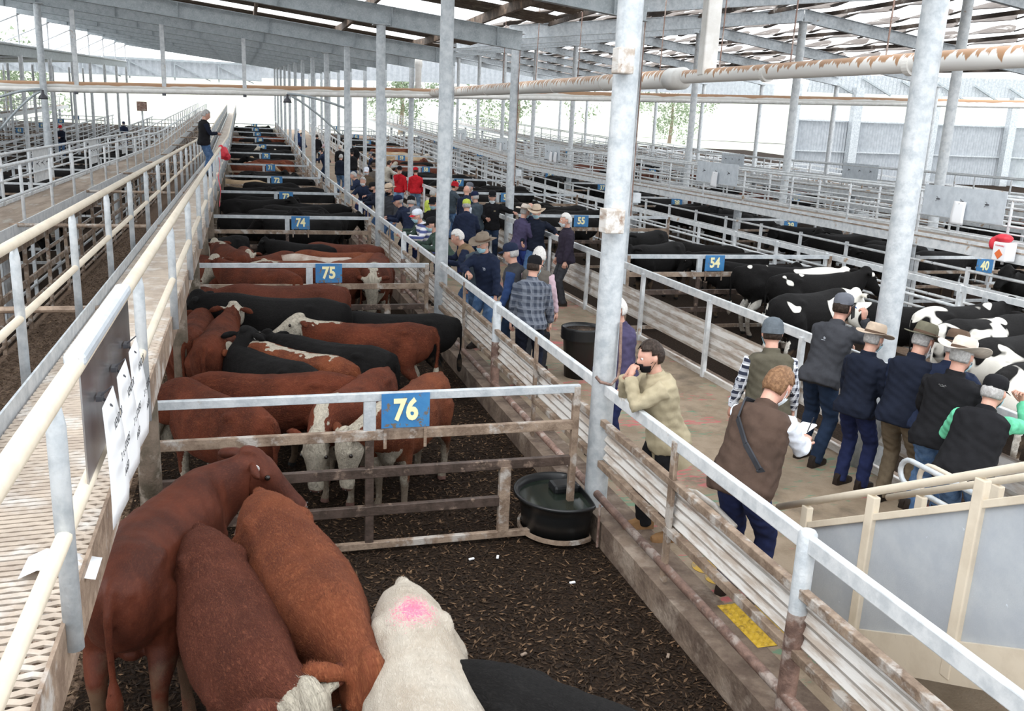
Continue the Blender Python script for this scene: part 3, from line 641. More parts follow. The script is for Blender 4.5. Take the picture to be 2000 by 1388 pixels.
def sel(y, zt, zb, hw, n=20, ex=2.3, egg=.12):
    a = np.arange(n)*2*PI/n; c, s = np.cos(a), np.sin(a); zc, hh = (zt+zb)/2, (zt-zb)/2
    x = np.sign(c)*np.abs(c)**(2/ex)*hw; z = np.sign(s)*np.abs(s)**(2/ex)
    x = x*(1-egg*np.clip(z, 0, 1)**2*1.3)
    return np.stack([x, 0*a+y, zc+z*hh], 1)
def cow_rest(voxel):
    b = MB(); b.ring([sel(*t) for t in TORSO]); b.ring([sel(*t, n=16, ex=2.4) for t in HEAD])
    for s in (-1, 1):
        b.path([(s*.14, -.56, 1.02), (s*.17, -.52, .92), (s*.185, -.46, .76), (s*.185, -.50, .62), (s*.175, -.62, .46), (s*.17, -.63, .38), (s*.165, -.60, .14), (s*.165, -.575, .09)], [.13, .175, .15, .105, .062, .05, .04, .046], 12)
        b.path([(s*.165, -.58, .10), (s*.165, -.555, .05), (s*.165, -.545, .0)], [.045, .05, .058], 10)
        b.path([(s*.13, .52, 1.0), (s*.165, .52, .86), (s*.175, .46, .70), (s*.165, .46, .52), (s*.155, .475, .38), (s*.15, .46, .30), (s*.15, .455, .12), (s*.15, .47, .07)], [.11, .135, .095, .06, .055, .042, .036, .042], 12)
        b.path([(s*.15, .465, .09), (s*.15, .485, .05), (s*.15, .49, .0)], [.042, .048, .056], 10)
        b.path([(s*.11, 1.05, 1.25), (s*.19, 1.02, 1.25), (s*.26, 1.0, 1.235), (s*.31, .99, 1.22)], [.022, .042, .045, .014], 8)     # ear
        b.ball((s*.185, -.44, 1.16), (.05, .11, .05)); b.ball((s*.085, -.80, 1.13), (.055, .06, .055)); b.ball((s*.105, 1.165, 1.245), (.035, .04, .035))
    b.path([(0, -.80, 1.20), (0, -.875, 1.18), (0, -.93, 1.05), (0, -.925, .85), (0, -.91, .66)], [.045, .038, .03, .026, .022], 8)
    b.path([(0, -.91, .70), (0, -.91, .55), (0, -.91, .42), (0, -.91, .36)], [.02, .05, .045, .012], 8)
    b.ball((0, .66, .70), (.13, .17, .17)); b.ball((0, -.45, .60), (.10, .14, .07)); b.ball((0, 1.06, 1.325), (.07, .06, .035))
    return fuse(b, voxel, 5 if voxel > .02 else 7)
REST = {k: cow_rest(v) for k, v in (('hi', .0155), ('mid', .026), ('low', .042))}
for k, me in REST.items():
    me.name = 'cattle_skin_'+k; c = getco(me); x, y, z = c.T; n1 = noise3(c, 9, 1)*.03+noise3(c, 31, 4)*.02
    face = sst(y+n1, 1.00, 1.03)*(1-sst(np.abs(x), .155, .175)*(1-sst(y, 1.09, 1.1)))+sst(z+n1, 1.315, 1.33)*sst(y, .97, 1.0)
    nape = (1-sst(np.abs(x)+n1*1.2, .055, .085))*sst(z+.0*y, 1.17, 1.2)*sst(y+n1, .42, .5)
    back = (1-sst(np.abs(x)+n1*2.2, .06, .09))*sst(z, 1.1, 1.15)*sst(y, -.6, -.5)
    sock = np.clip((1-sst(z+n1*2, .30, .36))+(1-sst(z+n1, .585, .62))*(np.abs(x) < .2)+(1-sst(z, .5, .56))*(y < -.8)+(1-sst(z+n1, .74, .80))*sst(y, .6, .66), 0, 1)
    a = me.attributes.new('coat', 'FLOAT_COLOR', 'POINT'); a.data.foreach_set('color', np.stack([np.clip(face, 0, 1), np.clip(nape, 0, 1), sock, np.clip(back, 0, 1)], 1).astype(np.float32).ravel())
    a = me.attributes.new('rest', 'FLOAT_VECTOR', 'POINT'); a.data.foreach_set('vector', c.astype(np.float32).ravel())
    mz = sst(y, 1.545, 1.56); hf = 1-sst(z, .05, .06); 
    a = me.attributes.new('horn', 'FLOAT', 'POINT'); a.data.foreach_set('value', np.clip(mz+hf, 0, 1).astype(np.float32))
def rotw(c, piv, axis, ang, w):
    """rotate each vertex by w*ang about the axis through piv"""
    p = c-np.array(piv); ax = np.array(axis, float); ax /= np.linalg.norm(ax); t = (ang*w)[:, None]
    return np.array(piv)+p*np.cos(t)+np.cross(ax, p)*np.sin(t)+ax*(p@ax)[:, None]*(1-np.cos(t))
def pose_cow(c, neck_yaw=0, neck_pitch=0, head_pitch=-45, head_yaw=0, bend=0, tail=0, fat=.90, step=0):
    """angles in degrees; positive yaw turns left, negative pitch lowers"""
    R = math.radians; y = c[:, 1].copy(); z0 = c[:, 2].copy(); x0 = c[:, 0].copy()
    o = c.copy(); o[:, 0] *= 1+(fat-1)*(1-sst(y, .6, .9))*sst(z0, .5, .7)
    if step:
        for sx, fy in ((1, 1), (-1, -1)):
            wl = (1-sst(z0, .35, .85))*(x0*sx > .02); o[:, 1] += wl*fy*step*np.where(y > 0, 1, -1)
    if tail: wt = (1-sst(z0, .6, 1.15))*(y < -.86)*1.0; o[:, 0] += wt*tail
    hd = sst(y, 1.0, 1.12); nk = sst(y, .50, 1.0)
    o = rotw(o, (0, 1.05, 1.18), (1, 0, 0), R(head_pitch), hd); o = rotw(o, (0, 1.03, 1.2), (0, 0, 1), R(head_yaw), hd)
    o = rotw(o, (0, .72, 1.0), (1, 0, 0), R(neck_pitch), nk); o = rotw(o, (0, .70, 1.1), (0, 0, 1), R(neck_yaw), nk)
    if bend: o = rotw(o, (0, -.1, 1), (0, 0, 1), R(bend), sst(o[:, 1], -.5, .6)-.5)
    return o
def coat_mat(name, base, dark, light, face=0, nape=0, sock=0, back=0, patch=None, white=(.54, .49, .40), curly=.5, dirt=(.12, .08, .05), mark=None, rough=.75, lightamt=.5):
    m = bpy.data.materials.new(name); m.use_nodes = True; nt = m.node_tree; N = nt.nodes; L = nt.links; b = N['Principled BSDF']
    b.inputs['Roughness'].default_value = rough; b.inputs['Specular IOR Level'].default_value = .14
    b.inputs['Sheen Weight'].default_value = .04; b.inputs['Sheen Roughness'].default_value = .5; b.inputs['Sheen Tint'].default_value = (*[min(1, q*2+.1) for q in light], 1)
    ra = N.new('ShaderNodeAttribute'); ra.attribute_name = 'rest'; co = ra.outputs['Vector']
    oi = N.new('ShaderNodeObjectInfo')
    ad = N.new('ShaderNodeVectorMath'); ad.operation = 'ADD'; L.new(co, ad.inputs[0]); cmb = N.new('ShaderNodeCombineXYZ')
    mu = N.new('ShaderNodeMath'); mu.operation = 'MULTIPLY'; mu.inputs[1].default_value = 37; L.new(oi.outputs['Random'], mu.inputs[0])
    for i in range(3): L.new(mu.outputs[0], cmb.inputs[i])
    L.new(cmb.outputs[0], ad.inputs[1]); co2 = ad.outputs[0]
    def noise(sc, v=co2, det=4, dist=0, st=None):
        if st:
            mp = N.new('ShaderNodeMapping'); mp.inputs['Scale'].default_value = st; L.new(v, mp.inputs[0]); v = mp.outputs[0]
        n = N.new('ShaderNodeTexNoise'); n.inputs['Scale'].default_value = sc; n.inputs['Detail'].default_value = det; n.inputs['Distortion'].default_value = dist; L.new(v, n.inputs['Vector']); return n.outputs['Fac']
    def rng(v, a, c, lo=0, hi=1):
        r = N.new('ShaderNodeMapRange'); r.inputs['From Min'].default_value = a; r.inputs['From Max'].default_value = c; r.inputs['To Min'].default_value = lo; r.inputs['To Max'].default_value = hi; L.new(v, r.inputs['Value']); return r.outputs[0]
    def mix(f, A, B):
        x = N.new('ShaderNodeMix'); x.data_type = 'RGBA'; L.new(f, x.inputs['Factor'])
        for k, v in (('A', A), ('B', B)):
            if isinstance(v, tuple): x.inputs[k].default_value = (*v, 1)
            else: L.new(v, x.inputs[k])
        return x.outputs['Result']
    def math_(op, a, c):
        n = N.new('ShaderNodeMath'); n.operation = op
        for i, v in enumerate((a, c)):
            if isinstance(v, (int, float)): n.inputs[i].default_value = v
            else: L.new(v, n.inputs[i])
        return n.outputs[0]
    fur = noise(34, det=6, dist=2.5, st=(1.6, .55, 1.2)); big = noise(3.2)
    col = mix(rng(big, .38, .62), base, dark); col = mix(rng(fur, .48, .70, 0, lightamt), col, light)
    if patch: col = mix(rng(noise(patch[0], det=2, dist=.6), patch[1], patch[1]+.012), col, white)
    at = N.new('ShaderNodeAttribute'); at.attribute_name = 'coat'; sp = N.new('ShaderNodeSeparateColor'); L.new(at.outputs['Color'], sp.inputs[0])
    wc = mix(rng(noise(20, det=6, dist=2), .42, .66), white, tuple(q*.62 for q in white))
    edge = math_('MULTIPLY', math_('SUBTRACT', noise(45, det=3), .5), 1.1)
    for amt, src in ((face, sp.outputs[0]), (nape, sp.outputs[1]), (sock, sp.outputs[2]), (back, at.outputs['Alpha'])):
        if amt: col = mix(rng(math_('MULTIPLY', math_('ADD', src, edge), amt), .42, .58), col, wc)
    sz = N.new('ShaderNodeSeparateXYZ'); L.new(co, sz.inputs[0])
    dn = math_('ADD', rng(sz.outputs['Z'], .95, .25), math_('MULTIPLY', math_('SUBTRACT', noise(7, det=5), .5), 1.6))
    col = mix(rng(dn, .55, .95, 0, .75), col, dirt)
    if mark:
        vd = N.new('ShaderNodeVectorMath'); vd.operation = 'DISTANCE'; L.new(co, vd.inputs[0]); vd.inputs[1].default_value = mark[:3]
        col = mix(rng(math_('ADD', vd.outputs['Value'], math_('MULTIPLY', noise(30, v=co, det=8, dist=3), .42)), .34, .24, 0, .85), col, (.85, .16, .30))
    hn = N.new('ShaderNodeAttribute'); hn.attribute_name = 'horn'; col = mix(rng(hn.outputs['Fac'], .3, .7), col, (.20, .11, .09) if name[:5] != 'black' else (.02, .02, .02))
    L.new(col, b.inputs['Base Color'])
    bu = N.new('ShaderNodeBump'); bu.inputs['Strength'].default_value = min(1, curly); bu.inputs['Distance'].default_value = .022
    hsum = math_('ADD', fur, math_('MULTIPLY', noise(120, det=3, dist=1), .25)); L.new(hsum, bu.inputs['Height']); L.new(bu.outputs[0], b.inputs['Normal'])
    return m
RED = ((.135, .034, .017), (.07, .019, .011), (.26, .082, .036))
RED2 = ((.175, .050, .022), (.10, .028, .015), (.34, .125, .055))
BRN = ((.105, .028, .015), (.055, .016, .010), (.17, .055, .028))
BLK = ((.007, .0065, .0065), (.005, .0045, .0045), (.020, .018, .017))
COAT = {
 'redplain': coat_mat('red_coat', *RED2, curly=.6), 'brownsmooth': coat_mat('dark_brown_smooth_coat', *BRN, curly=.12, rough=.5, lightamt=.3),
 'brownplain': coat_mat('brown_curly_coat', (.12, .036, .022), (.085, .026, .016), (.22, .075, .042), curly=.6),
 'brownface': coat_mat('brown_curly_coat_white_poll', (.12, .036, .022), (.075, .022, .014), (.26, .09, .05), face=1.3, curly=.9, lightamt=.75),
 'hereford': coat_mat('red_coat_white_face', *RED, face=1.3, nape=1.3, sock=1.2, curly=.8), 'hereford2': coat_mat('bright_red_coat_white_face', *RED2, face=1.3, nape=1.3, sock=1.2, curly=.8),
 'redface': coat_mat('red_coat_white_face_plain_neck', *RED, face=1.3, sock=1, curly=.8), 'redback': coat_mat('red_coat_white_back', *RED2, face=1.3, nape=1.2, back=1.3, sock=1, curly=.7),
 'black': coat_mat('black_coat', *BLK, curly=.6), 'blackface': coat_mat('black_coat_white_face', *BLK, face=1.3, sock=1, curly=.6),
 'white': coat_mat('white_coat', (.52, .47, .40), (.42, .36, .29), (.62, .57, .5), curly=.6, dirt=(.20, .15, .08)), 
 'whitemark': coat_mat('white_coat_pink_mark', (.50, .45, .38), (.40, .34, .27), (.60, .55, .48), curly=.6, dirt=(.20, .15, .08), mark=(0, -.42, 1.28)),
 'roan': coat_mat('blotched_white_coat', (.60, .53, .46), (.32, .20, .14), (.70, .65, .6), curly=.6),
 'blackmark': coat_mat('black_coat_pink_mark', *BLK, curly=.5, mark=(.05, .55, 1.28)),
 'friesian': coat_mat('black_white_patched_coat', *BLK, patch=(1.2, .60), face=0, sock=1.2, white=(.80, .77, .70), curly=.25), 'friesian2': coat_mat('black_white_patched_coat_more_white', *BLK, patch=(1.4, .535), sock=1.2, white=(.80, .77, .70), curly=.25),
 'cream': coat_mat('cream_coat', (.52, .38, .24), (.40, .28, .17), (.66, .52, .36), curly=.9)}
EYE = mat('dark_eye', (.012, .008, .006), .08); TAGY = mat('yellow_ear_tag', (.75, .6, .08), .5); TAGW = mat('white_ear_tag', (.8, .8, .78), .5); TAGR = mat('red_ear_tag', (.75, .1, .15), .5)
def cow(x, y, ang, coat, label, lod='mid', s=1.0, tag_=None, eyes=True, group=None, z=None, sz=None, base=None, name='cow', **kw):
    """x, y of the body centre; ang = heading in degrees clockwise from straight away"""
    if base is None:
        me = REST[lod].copy(); c = pose_cow(getco(me), **kw)
        if lod == 'hi': n_ = noise3(c, 60, 2)*.0015+noise3(c, 23, 5)*.004; c = c+n_[:, None]*np.sign(c-np.array([0, 0, .9]))*.6
        setco(me, c); smooth_me(me)
    else: me = base
    o = bpy.data.objects.new(name, me); C.objects.link(o)
    o.location = (x, y, (GZ+zo(y)) if z is None else z); o.rotation_euler = (0, 0, -math.radians(ang)); o.scale = (s, s, sz or s)
    if not me.materials: me.materials.append(COAT[coat])
    if me.materials[0] != COAT[coat]:
        o.material_slots[0].link = 'OBJECT'; o.material_slots[0].material = COAT[coat]
    tag(o, label, 'cow', group)
    if lod == 'hi' and base is None: fur(o, {k: v for k, v in kw.items()}, 30000 if coat == 'brownsmooth' else 120000 if y < 6.5 else 60000, {'brownsmooth': .010, 'black': .020, 'whitemark': .020, 'blackmark': .016}.get(coat, .027 if y < 6.5 else .022), {'brownsmooth': .1, 'brownface': .75, 'whitemark': .2, 'blackmark': .3}.get(coat, .42))
    if base is None and eyes:
        kw2 = dict(kw); kw2.pop('tail', None); e_ = pose_cow(np.array([(-.128, 1.185, 1.255), (.128, 1.185, 1.255), (-.2, 1.01, 1.235), (.2, 1.01, 1.235), (-.04, 1.57, 1.185), (.04, 1.57, 1.185)], float), **kw2)
        for i in (0, 1):
            q = MB().ball(e_[i], .021, 10, 8).build('eye', EYE, None, smooth=True); q.parent = o
        for i in (4, 5):
            q = MB().ball(e_[i], .012, 8, 6).build('nostril', EYE, None, smooth=True); q.parent = o
        if tag_:
            q = MB().lathe([(.028, -.004), (.028, .004)], 12).build('ear_tag', {'y': TAGY, 'w': TAGW, 'r': TAGR}[tag_], None); q.parent = o
            q.location = e_[3]+np.array((0, .045, 0)); q.rotation_euler = (PI/2, 0, 0)
    return o
def fur(o, kw, count, length, wild):
    me = o.data; c = getco(me); nr = np.empty(len(c)*3, np.float32); me.vertices.foreach_get('normal', nr); nr = nr.reshape(-1, 3).astype(float)
    rest = np.empty(len(c)*3, np.float32); me.attributes['rest'].data.foreach_get('vector', rest); rest = rest.reshape(-1, 3).astype(float)
    coat = np.empty(len(c)*4, np.float32); me.attributes['coat'].data.foreach_get('color', coat); coat = coat.reshape(-1, 4)
    fl = pose_cow(rest+np.array((0, -.01, -.002)), **kw)-pose_cow(rest, **kw); fl /= np.linalg.norm(fl, axis=1)[:, None]+1e-9
    ok = np.where((rest[:, 2] > .25) & (rest[:, 1] < 1.50) & (nr[:, 2] > -.5))[0]; i = RNG.choice(ok, count); n = len(i)
    N_ = nr[i]; F_ = fl[i]-N_*np.sum(fl[i]*N_, 1)[:, None]; F_ /= np.linalg.norm(F_, axis=1)[:, None]+1e-6; S_ = np.cross(N_, F_)
    p = c[i]+F_*RNG.uniform(-.012, .012, (n, 1))+S_*RNG.uniform(-.012, .012, (n, 1))-N_*.003
    r_ = rest[i]; wv = noise3(r_*np.array((1, 1.9, 1)), 52, 8)*wild*.7+noise3(r_, 17, 5)*wild+RNG.normal(0, wild*.8, n)
    L_ = length*RNG.uniform(.6, 1.3, n)*np.where(r_[:, 1] > 1.0, .5, 1)*np.where((np.abs(r_[:, 0]) < .06) & (r_[:, 2] > 1.2), 1.25, 1)
    d = F_+S_*wv[:, None]+N_*(.12+.3*wild*RNG.random(n))[:, None]; d /= np.linalg.norm(d, axis=1)[:, None]
    tip = p+d*L_[:, None]; w_ = S_*.0017; V = np.stack([p+w_, p-w_, tip], 1).reshape(-1, 3)
    m2 = bpy.data.meshes.new('fur'); m2.vertices.add(3*n); m2.vertices.foreach_set('co', V.astype(np.float32).ravel())
    m2.loops.add(3*n); m2.loops.foreach_set('vertex_index', np.arange(3*n, dtype=np.int32)); m2.polygons.add(n); m2.polygons.foreach_set('loop_start', np.arange(0, 3*n, 3, dtype=np.int32))
    m2.update(); m2.validate()
    rr3 = np.repeat(r_, 3, 0); rr3[2::3] += RNG.normal(0, .02, (n, 3)); a = m2.attributes.new('rest', 'FLOAT_VECTOR', 'POINT'); a.data.foreach_set('vector', rr3.astype(np.float32).ravel())
    a = m2.attributes.new('coat', 'FLOAT_COLOR', 'POINT'); a.data.foreach_set('color', np.repeat(coat[i], 3, 0).ravel())
    a = m2.attributes.new('horn', 'FLOAT', 'POINT'); smooth_me(m2)
    nn = np.repeat(nrm_rows(N_+.14*d+RNG.normal(0, .07, (n, 3))), 3, 0); m2.normals_split_custom_set_from_vertices(nn.tolist())
    m2.materials.append(me.materials[0]); q = bpy.data.objects.new('fur', m2); C.objects.link(q); q.parent = o; q['kind'] = 'stuff'
def nrm_rows(v): return v/(np.linalg.norm(v, axis=1)[:, None]+1e-9)
def pc(px_rump, px_withers, z=1.24):
    """body centre, heading and length from the two ends of a back line"""
    a, b_ = onz(px_rump, z), onz(px_withers, z); c = (a+b_)/2; d = b_-a
    return c[0], c[1], math.degrees(math.atan2(d[0], d[1])), float(np.hypot(d[0], d[1]))
def cowpx(r, w_, coat, label, clip=(.88, 1.02), z=1.31, **kw):
    x, y, a, L_ = pc(r, w_, z); s = min(max(L_/1.28, clip[0]), clip[1])
    a += kw.pop('turn', 0); ar = math.radians(a)
    # rest body: rump at y=-.75, withers at +.55 -> centre at -.1
    return cow(x+.1*s*math.sin(ar), y+.1*s*math.cos(ar), a, coat, label, s=s, **kw)
# nearest pen
cow(-.62, 5.42, 15, 'brownsmooth', 'sleek dark brown cow nearest the walkway, head turned right by the gate', 'hi', s=.97, neck_yaw=-40, neck_pitch=2, head_pitch=-38, head_yaw=-32, tag_='w', bend=-16)
cow(-.14, 4.60, 166, 'brownface', 'curly brown cow between the sleek one and the orange-brown one, white poll', 'hi', s=.93, neck_yaw=14, neck_pitch=-18, head_pitch=-55, fat=.88)
cow(.25, 4.84, 167, 'redplain', 'shaggy orange-brown cow left of the white cow', 'hi', s=1.0, neck_yaw=4, neck_pitch=-24, head_pitch=-50, fat=.9, bend=-4)
cow(.73, 3.54, 182, 'whitemark', 'white cow with pink paint on its rump', 'hi', s=.97, neck_pitch=-20, head_pitch=-40, fat=.92)
cow(1.43, 3.08, 134, 'blackmark', 'black cow at the bottom edge right of the white cow', 'hi', s=.93, neck_pitch=-20, head_pitch=-40)
# pen behind gate 76
cowpx((500, 800), (385, 738), 'redface', 'red cow seen from behind at the left end of gate 76, tail hanging', lod='hi', neck_yaw=35, neck_pitch=-45, head_pitch=-40, turn=-6)
cowpx((670, 716), (440, 716), 'redface', 'broad red-brown cow standing side-on behind the one at the left of gate 76', lod='hi', neck_pitch=-25, neck_yaw=15, head_pitch=-50)
cowpx((748, 722), (655, 778), 'hereford', 'white-faced brown cow with head lowered behind gate 76, the left of two', lod='hi', neck_pitch=-38, neck_yaw=10, head_pitch=-45, z=1.2)
cowpx((852, 732), (762, 788), 'hereford2', 'white-faced red cow eyeing through gate 76, under its blue sign', lod='hi', neck_pitch=-32, neck_yaw=-25, head_pitch=-48, z=1.2)
cowpx((676, 690), (530, 660), 'redback', 'orange-red cow with a white stripe along its back', lod='hi', neck_pitch=-18, neck_yaw=22, head_pitch=-40)
cowpx((738, 668), (600, 648), 'black', 'black cow between the stripe-backed cow and the big red one', lod='hi', neck_pitch=-10, neck_yaw=-10, head_pitch=-40)
cowpx((830, 622), (655, 618), 'hereford', 'big red cow with raised white head facing left in the middle of pen 76', lod='hi', neck_pitch=14, neck_yaw=0, head_pitch=-32, s_=None) if False else cowpx((830, 622), (655, 618), 'hereford', 'big red cow with raised white head facing left, right of the black cows', lod='hi', neck_pitch=8, head_pitch=-28, neck_yaw=12)
cowpx((604, 698), (482, 664), 'black', 'black cow stretching its neck up with both ears showing', lod='hi', neck_pitch=26, head_pitch=-34, neck_yaw=-62, tag_='w', clip=(.86, 1))
cowpx((400, 662), (436, 615), 'redface', 'red cow with rump to the camera left of the stretching black cow', lod='hi', neck_pitch=6, head_pitch=-30, neck_yaw=-10, tag_='w', clip=(.86, .92))
cowpx((356, 652), (392, 600), 'redface', 'dark red cow pressed against the walkway stumps', lod='hi', neck_pitch=-20, head_pitch=-50, clip=(.86, .92))
cowpx((660, 602), (470, 590), 'black', 'long-backed black cow just in front of gate 75', lod='mid', neck_pitch=-8, head_pitch=-40)
cowpx((560, 600), (440, 580), 'blackface', 'black cow with curly white poll at the left below gate 75', lod='mid', neck_pitch=6, head_pitch=-30, tag_='w', clip=(.8, 1))
cowpx((850, 604), (740, 600), 'black', 'black cow half hidden along gate 75 behind the big red one', lod='mid', neck_pitch=-8, head_pitch=-40, clip=(.88, 1))
# pen behind gate 75
for r, w_, ct, lb, kw in (
 ((455, 566), (395, 545), 'redface', 'red cow filling the left corner behind gate 75', dict(neck_yaw=10)),
 ((590, 545), (450, 520), 'redface', 'red cow with pale poll lying along gate 75', dict(neck_yaw=0)),
 ((690, 530), (530, 520), 'hereford', 'dark red cow right behind the 75 sign', dict(neck_pitch=-20)),
 ((660, 560), (490, 560), 'brownplain', 'long red cow nearest to gate 75', dict(neck_pitch=-20)),
 ((745, 490), (725, 535), 'hereford', 'red cow facing the camera with white blaze looking through gate 75', dict(neck_pitch=-25, head_pitch=-60)),
 ((735, 500), (660, 520), 'redplain', 'orange-red cow left of the one with the white blaze', dict(neck_pitch=-20)),
 ((690, 495), (600, 488), 'roan', 'white blotched cow among the red ones behind gate 75', dict(neck_pitch=-15)),
 ((630, 500), (520, 495), 'redplain', 'pale red cow left of the white blotched cow', dict(neck_pitch=-25)),
 ((475, 470), (482, 485), 'redface', 'red cow staring at the camera with its white face raised', dict(neck_pitch=14, head_pitch=-62)),
 ((480, 505), (430, 480), 'hereford', 'red cow behind the left end of gate 75, back up', dict(neck_pitch=-10)),
 ((560, 480), (500, 490), 'redface', 'dark red cow in the middle of the pen behind gate 75', dict(neck_pitch=-10, neck_yaw=90)),
 ((730, 470), (640, 465), 'brownplain', 'dark red cow under gate 74 at the right', dict(neck_pitch=-25)),
 ((715, 485), (620, 480), 'redplain', 'bright red cow between the gate 74 cow and the white blotched cow', dict(neck_pitch=-25)),
 ((450, 452), (415, 455), 'blackface', 'cow with curly cream head at the walkway side below gate 74', dict(neck_pitch=10)),
 ((440, 500), (405, 490), 'redface', 'red cow with pale poll beside the walkway behind gate 75', dict(neck_pitch=-5)),
 ((640, 470), (560, 462), 'black', 'black cow half hidden below gate 74', dict(neck_pitch=-5))):
    kw.setdefault('head_pitch', -42); cowpx(r, w_, ct, lb, lod='mid', clip=(.86, 1.0), **kw)
# farther pens: a few poses reused
POSES = []
for i, kw in enumerate((dict(neck_pitch=-22, head_pitch=-45), dict(neck_pitch=-10, neck_yaw=35, head_pitch=-40), dict(neck_pitch=4, neck_yaw=-30, head_pitch=-38), dict(neck_pitch=-40, neck_yaw=-15, head_pitch=-35, bend=14), dict(neck_pitch=14, neck_yaw=20, head_pitch=-40, bend=-14))):
    for lod in ('mid', 'low'):
        me = REST[lod].copy(); me.name = 'cattle_pose'; setco(me, pose_cow(getco(me), **kw)); smooth_me(me); me.materials.append(COAT['black']); POSES.append(me)
rr = random.Random(11)
WHERE = {'L': 'in the left-hand row of pens', 'R': 'in the pens right of the people lane', 'U': 'under the left catwalk', 'W': 'in the pens beyond the right race'}
def fill(x0, x1, y0, y1, n, coats, pen, lod=1, ang0=90):
    got = []
    for t in range(400):
        if len(got) >= n: break
        x, y = rr.uniform(x0+.85, x1-.85), rr.uniform(y0+.55, y1-.55)
        if all(math.hypot((x-cx)/1.2, (y-cy)/.5) > 1 for cx in (-6.4, -10, -13.6, 17.4, 29) for cy in YF+YR2+[20.6, 27.6, 34.6]) and all(abs(x-a) > 1.55 or abs(y-c) > .62 for a, c in got): got.append((x, y))
    for i, (x, y) in enumerate(sorted(got, key=lambda q: q[1])):
        ct = rr.choice(coats); a = ang0+(180 if rr.random() < .5 else 0)+rr.uniform(-14, 14)
        desc = {'black': 'black cow', 'redface': 'red white-faced cow', 'hereford': 'red cow with white nape', 'redplain': 'bright red cow', 'brownplain': 'dark red cow', 'friesian': 'black and white patched cow', 'friesian2': 'mostly white patched cow', 'blackface': 'black white-faced cow', 'white': 'white cow', 'cream': 'cream cow', 'roan': 'blotched white cow', 'redback': 'red cow with white back', 'brownsmooth': 'sleek brown cow'}[ct]
        cow(x, y, a, ct, f'{desc} {pen}, {ORD[min(i, 14)]} of its pen', s=rr.uniform(.92, 1.03), base=POSES[rr.randrange(5)*2+lod], group='cattle '+pen)
BK = ['black']*12+['blackface']
fill(-.8, 2.8, 21.0, 27.3, 8, BK, 'behind gate '+NW(74), 0); fill(-.8, 2.8, 27.8, 34.2, 8, BK, 'behind gate '+NW(73), 0)
cow(-.2, 35.6, 100, 'cream', 'curly cream cow at the left behind gate 72', s=.95, base=POSES[0])
fill(-.4, 2.8, 36.2, 41.3, 7, BK, 'behind gate '+NW(72), 1)
fill(-.8, 2.8, 42.2, 48.3, 8, ['redplain', 'black', 'redface', 'hereford', 'cream'], 'behind gate '+NW(71), 1)
for k in range(6, 11): fill(-.8, 2.8, gy[k]+.4, gy[k+1]-.4, 6, BK if k != 8 else ['redface', 'black', 'hereford'], f'behind gate {NW(76-k)}', 1)
# ---------------------------------------------------------------- people
SKIN = mat('skin', (.62, .36, .27), .5, 0, (.55, .28, .21), 9, (.4, .65), .05, 200); SKIN.node_tree.nodes['Principled BSDF'].inputs['Subsurface Weight'].default_value = 0
def cloth(name, col, col2=None, scale=30, bump=.35, rough=.85):
    return mat(name, col, rough, 0, spec=.15, col2=col2 or tuple(q*.75 for q in col), scale=scale if col2 else 5, mix=(.45, .6), bump=bump, bscale=14)
def stripes(name, a, c, sx, sz, chk=False):
    m = bpy.data.materials.new(name); m.use_nodes = True; nt = m.node_tree; N = nt.nodes; L = nt.links; b = N['Principled BSDF']; b.inputs['Roughness'].default_value = .85
    tc = N.new('ShaderNodeTexCoord'); prev = None
    for ax, sc, w_ in ((0, sx, .5), (2, sz, .5), (0, sx*.5, .12), (2, sz*.5, .12)):
        if not sc: continue
        s = N.new('ShaderNodeSeparateXYZ'); L.new(tc.outputs['Object'], s.inputs[0])
        mu = N.new('ShaderNodeMath'); mu.operation = 'MULTIPLY'; mu.inputs[1].default_value = sc
        if ax == 0:
            ad = N.new('ShaderNodeMath'); ad.operation = 'ADD'; L.new(s.outputs[0], ad.inputs[0]); L.new(s.outputs[1], ad.inputs[1]); L.new(ad.outputs[0], mu.inputs[0])
        else: L.new(s.outputs[ax], mu.inputs[0])
        f = N.new('ShaderNodeMath'); f.operation = 'FRACT'; L.new(mu.outputs[0], f.inputs[0])
        g = N.new('ShaderNodeMath'); g.operation = 'LESS_THAN'; g.inputs[1].default_value = w_ if w_ == .5 else .1; L.new(f.outputs[0], g.inputs[0])
        h = N.new('ShaderNodeMath'); h.operation = 'MULTIPLY'; L.new(g.outputs[0], h.inputs[0]); h.inputs[1].default_value = .5 if chk else (1 if w_ == .5 else 0)
        if prev is None: prev = h.outputs[0]
        else:
            q = N.new('ShaderNodeMath'); q.operation = 'ADD'; L.new(prev, q.inputs[0]); L.new(h.outputs[0], q.inputs[1]); q.use_clamp = True; prev = q.outputs[0]
    x = N.new('ShaderNodeMix'); x.data_type = 'RGBA'; L.new(prev, x.inputs['Factor']); x.inputs['A'].default_value = (*a, 1); x.inputs['B'].default_value = (*c, 1); L.new(x.outputs['Result'], b.inputs['Base Color']); return m
